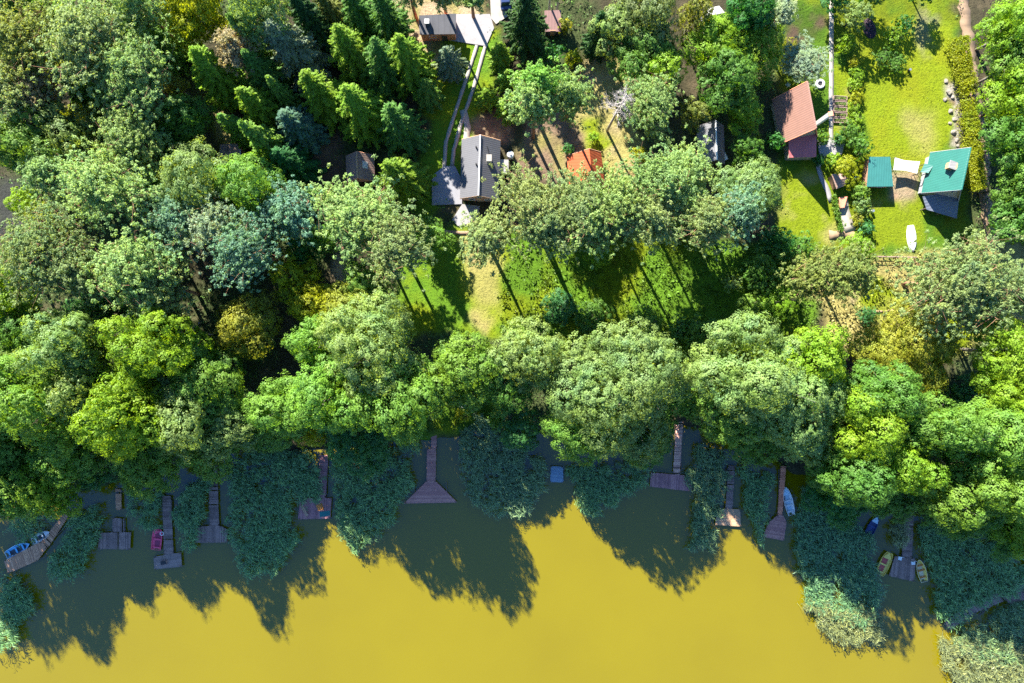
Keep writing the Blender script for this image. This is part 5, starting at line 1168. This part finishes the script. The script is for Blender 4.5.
# bench / barrier by the meadow and small garden things
x, y = W(895, 257, 1.5); o = empty('rail_fence', (x, y, land_z(x, y)), 'low weathered rail fence between lawn and dry meadow', 'fence', None, R(-1)); a = MB()
for zz in (.45, .95): a.tube([(-3.6, .02, zz), (3.6, -.02, zz+.03)], .06, 6)
local(a, 'rail', M_GREYB, o)
for s in (-3.3, -1.7, 0, 1.7, 3.3): a = MB(); a.tube([(s, 0, -.3), (s, 0, 1.15)], .08, 6); local(a, 'post', M_POST, o)
x, y = W(868.5, 173, 1); 
for (px, py, m, lb, nm, s) in ((856.5, 178, M_BBLUE, 'blue barrel beside the teal shed wall', 'barrel', 1.0), (872.5, 211, M_WHITE, 'small white bucket at the corner of the shed shadow', 'bucket', .8), (909.5, 70, M_BLACK, 'dark little garden lamp stump on the long lawn', 'garden_post', .7)):
    x, y = W(px, py, 1.2); o = empty(nm, (x, y, land_z(x, y)), lb, nm.replace('_', ' ')); a = MB(); a.tube([(0, 0, 0), (0, 0, .3*s), (0, 0, .6*s), (0, 0, .9*s)], [.27*s, .33*s, .33*s, .28*s], 14); local(a, 'body', m, o); a = MB(); a.tube([(0, 0, .9*s), (0, 0, .94*s)], .3*s, 14); local(a, 'lid', M_STEEL, o)
# white thing in the pine belt
x, y = W(612.5, 192, 1.6); o = empty('tarp_tent', (x, y, land_z(x, y)), 'white peaked tarp showing through the pine belt', 'tarp'); a = MB(); a.add([(0, 1.2, 1.5), (-.8, -1.1, .15), (.8, -1.1, .15), (-.55, .9, .15), (.55, .9, .15), (0, -1.0, 1.6)], [(0, 3, 1, 5), (0, 5, 2, 4), (5, 1, 2), (0, 4, 3), (3, 4, 2, 1)]); local(a, 'fabric', M_WHITE, o); a = MB(); a.tube([(0, -1.0, 0), (0, -1.0, 1.65)], .03, 6); local(a, 'pole', M_STEEL, o)
# ---------- sky, sun, camera ----------
EL = R(31); AZ = math.atan2(-.43, .90)
w = bpy.data.worlds.new('World'); S.world = w; w.use_nodes = True; nt = w.node_tree; nt.nodes.clear()
sk = nt.nodes.new('ShaderNodeTexSky'); sk.sky_type = 'NISHITA'; sk.sun_disc = False; sk.sun_elevation = EL; sk.sun_rotation = AZ; sk.ozone_density = 9.0; sk.air_density = 1.0; sk.dust_density = 0.0
bg = nt.nodes.new('ShaderNodeBackground'); bg.inputs[1].default_value = .08; ow = nt.nodes.new('ShaderNodeOutputWorld')
nt.links.new(sk.outputs[0], bg.inputs[0]); nt.links.new(bg.outputs[0], ow.inputs[0])
sl = bpy.data.lights.new('sun', 'SUN'); sl.energy = 5.0; sl.angle = R(.5); sl.color = (1.0, .95, .84)
so = bpy.data.objects.new('sun', sl); COL.objects.link(so); so.location = (-40, 80, 90)
dv = Vector((math.sin(AZ)*math.cos(EL), math.cos(AZ)*math.cos(EL), math.sin(EL)))
so.rotation_euler = dv.to_track_quat('Z', 'Y').to_euler()
cd = bpy.data.cameras.new('camera'); cd.lens = 24; cd.sensor_width = 36; cd.clip_end = 8000; cd.clip_start = .5
co = bpy.data.objects.new('camera', cd); COL.objects.link(co); co.location = (0, 0, CAM_Z); S.camera = co
S.view_settings.view_transform = 'Standard'; S.view_settings.look = 'None'; S.view_settings.exposure = 2.4; S.view_settings.gamma = 1
S.render.engine = 'CYCLES'; cy = S.cycles; cy.max_bounces = 7; cy.diffuse_bounces = 5; cy.glossy_bounces = 2; cy.transmission_bounces = 3; cy.caustics_reflective = False; cy.caustics_refractive = False
cy.use_denoising = False; cy.sample_clamp_indirect = 4
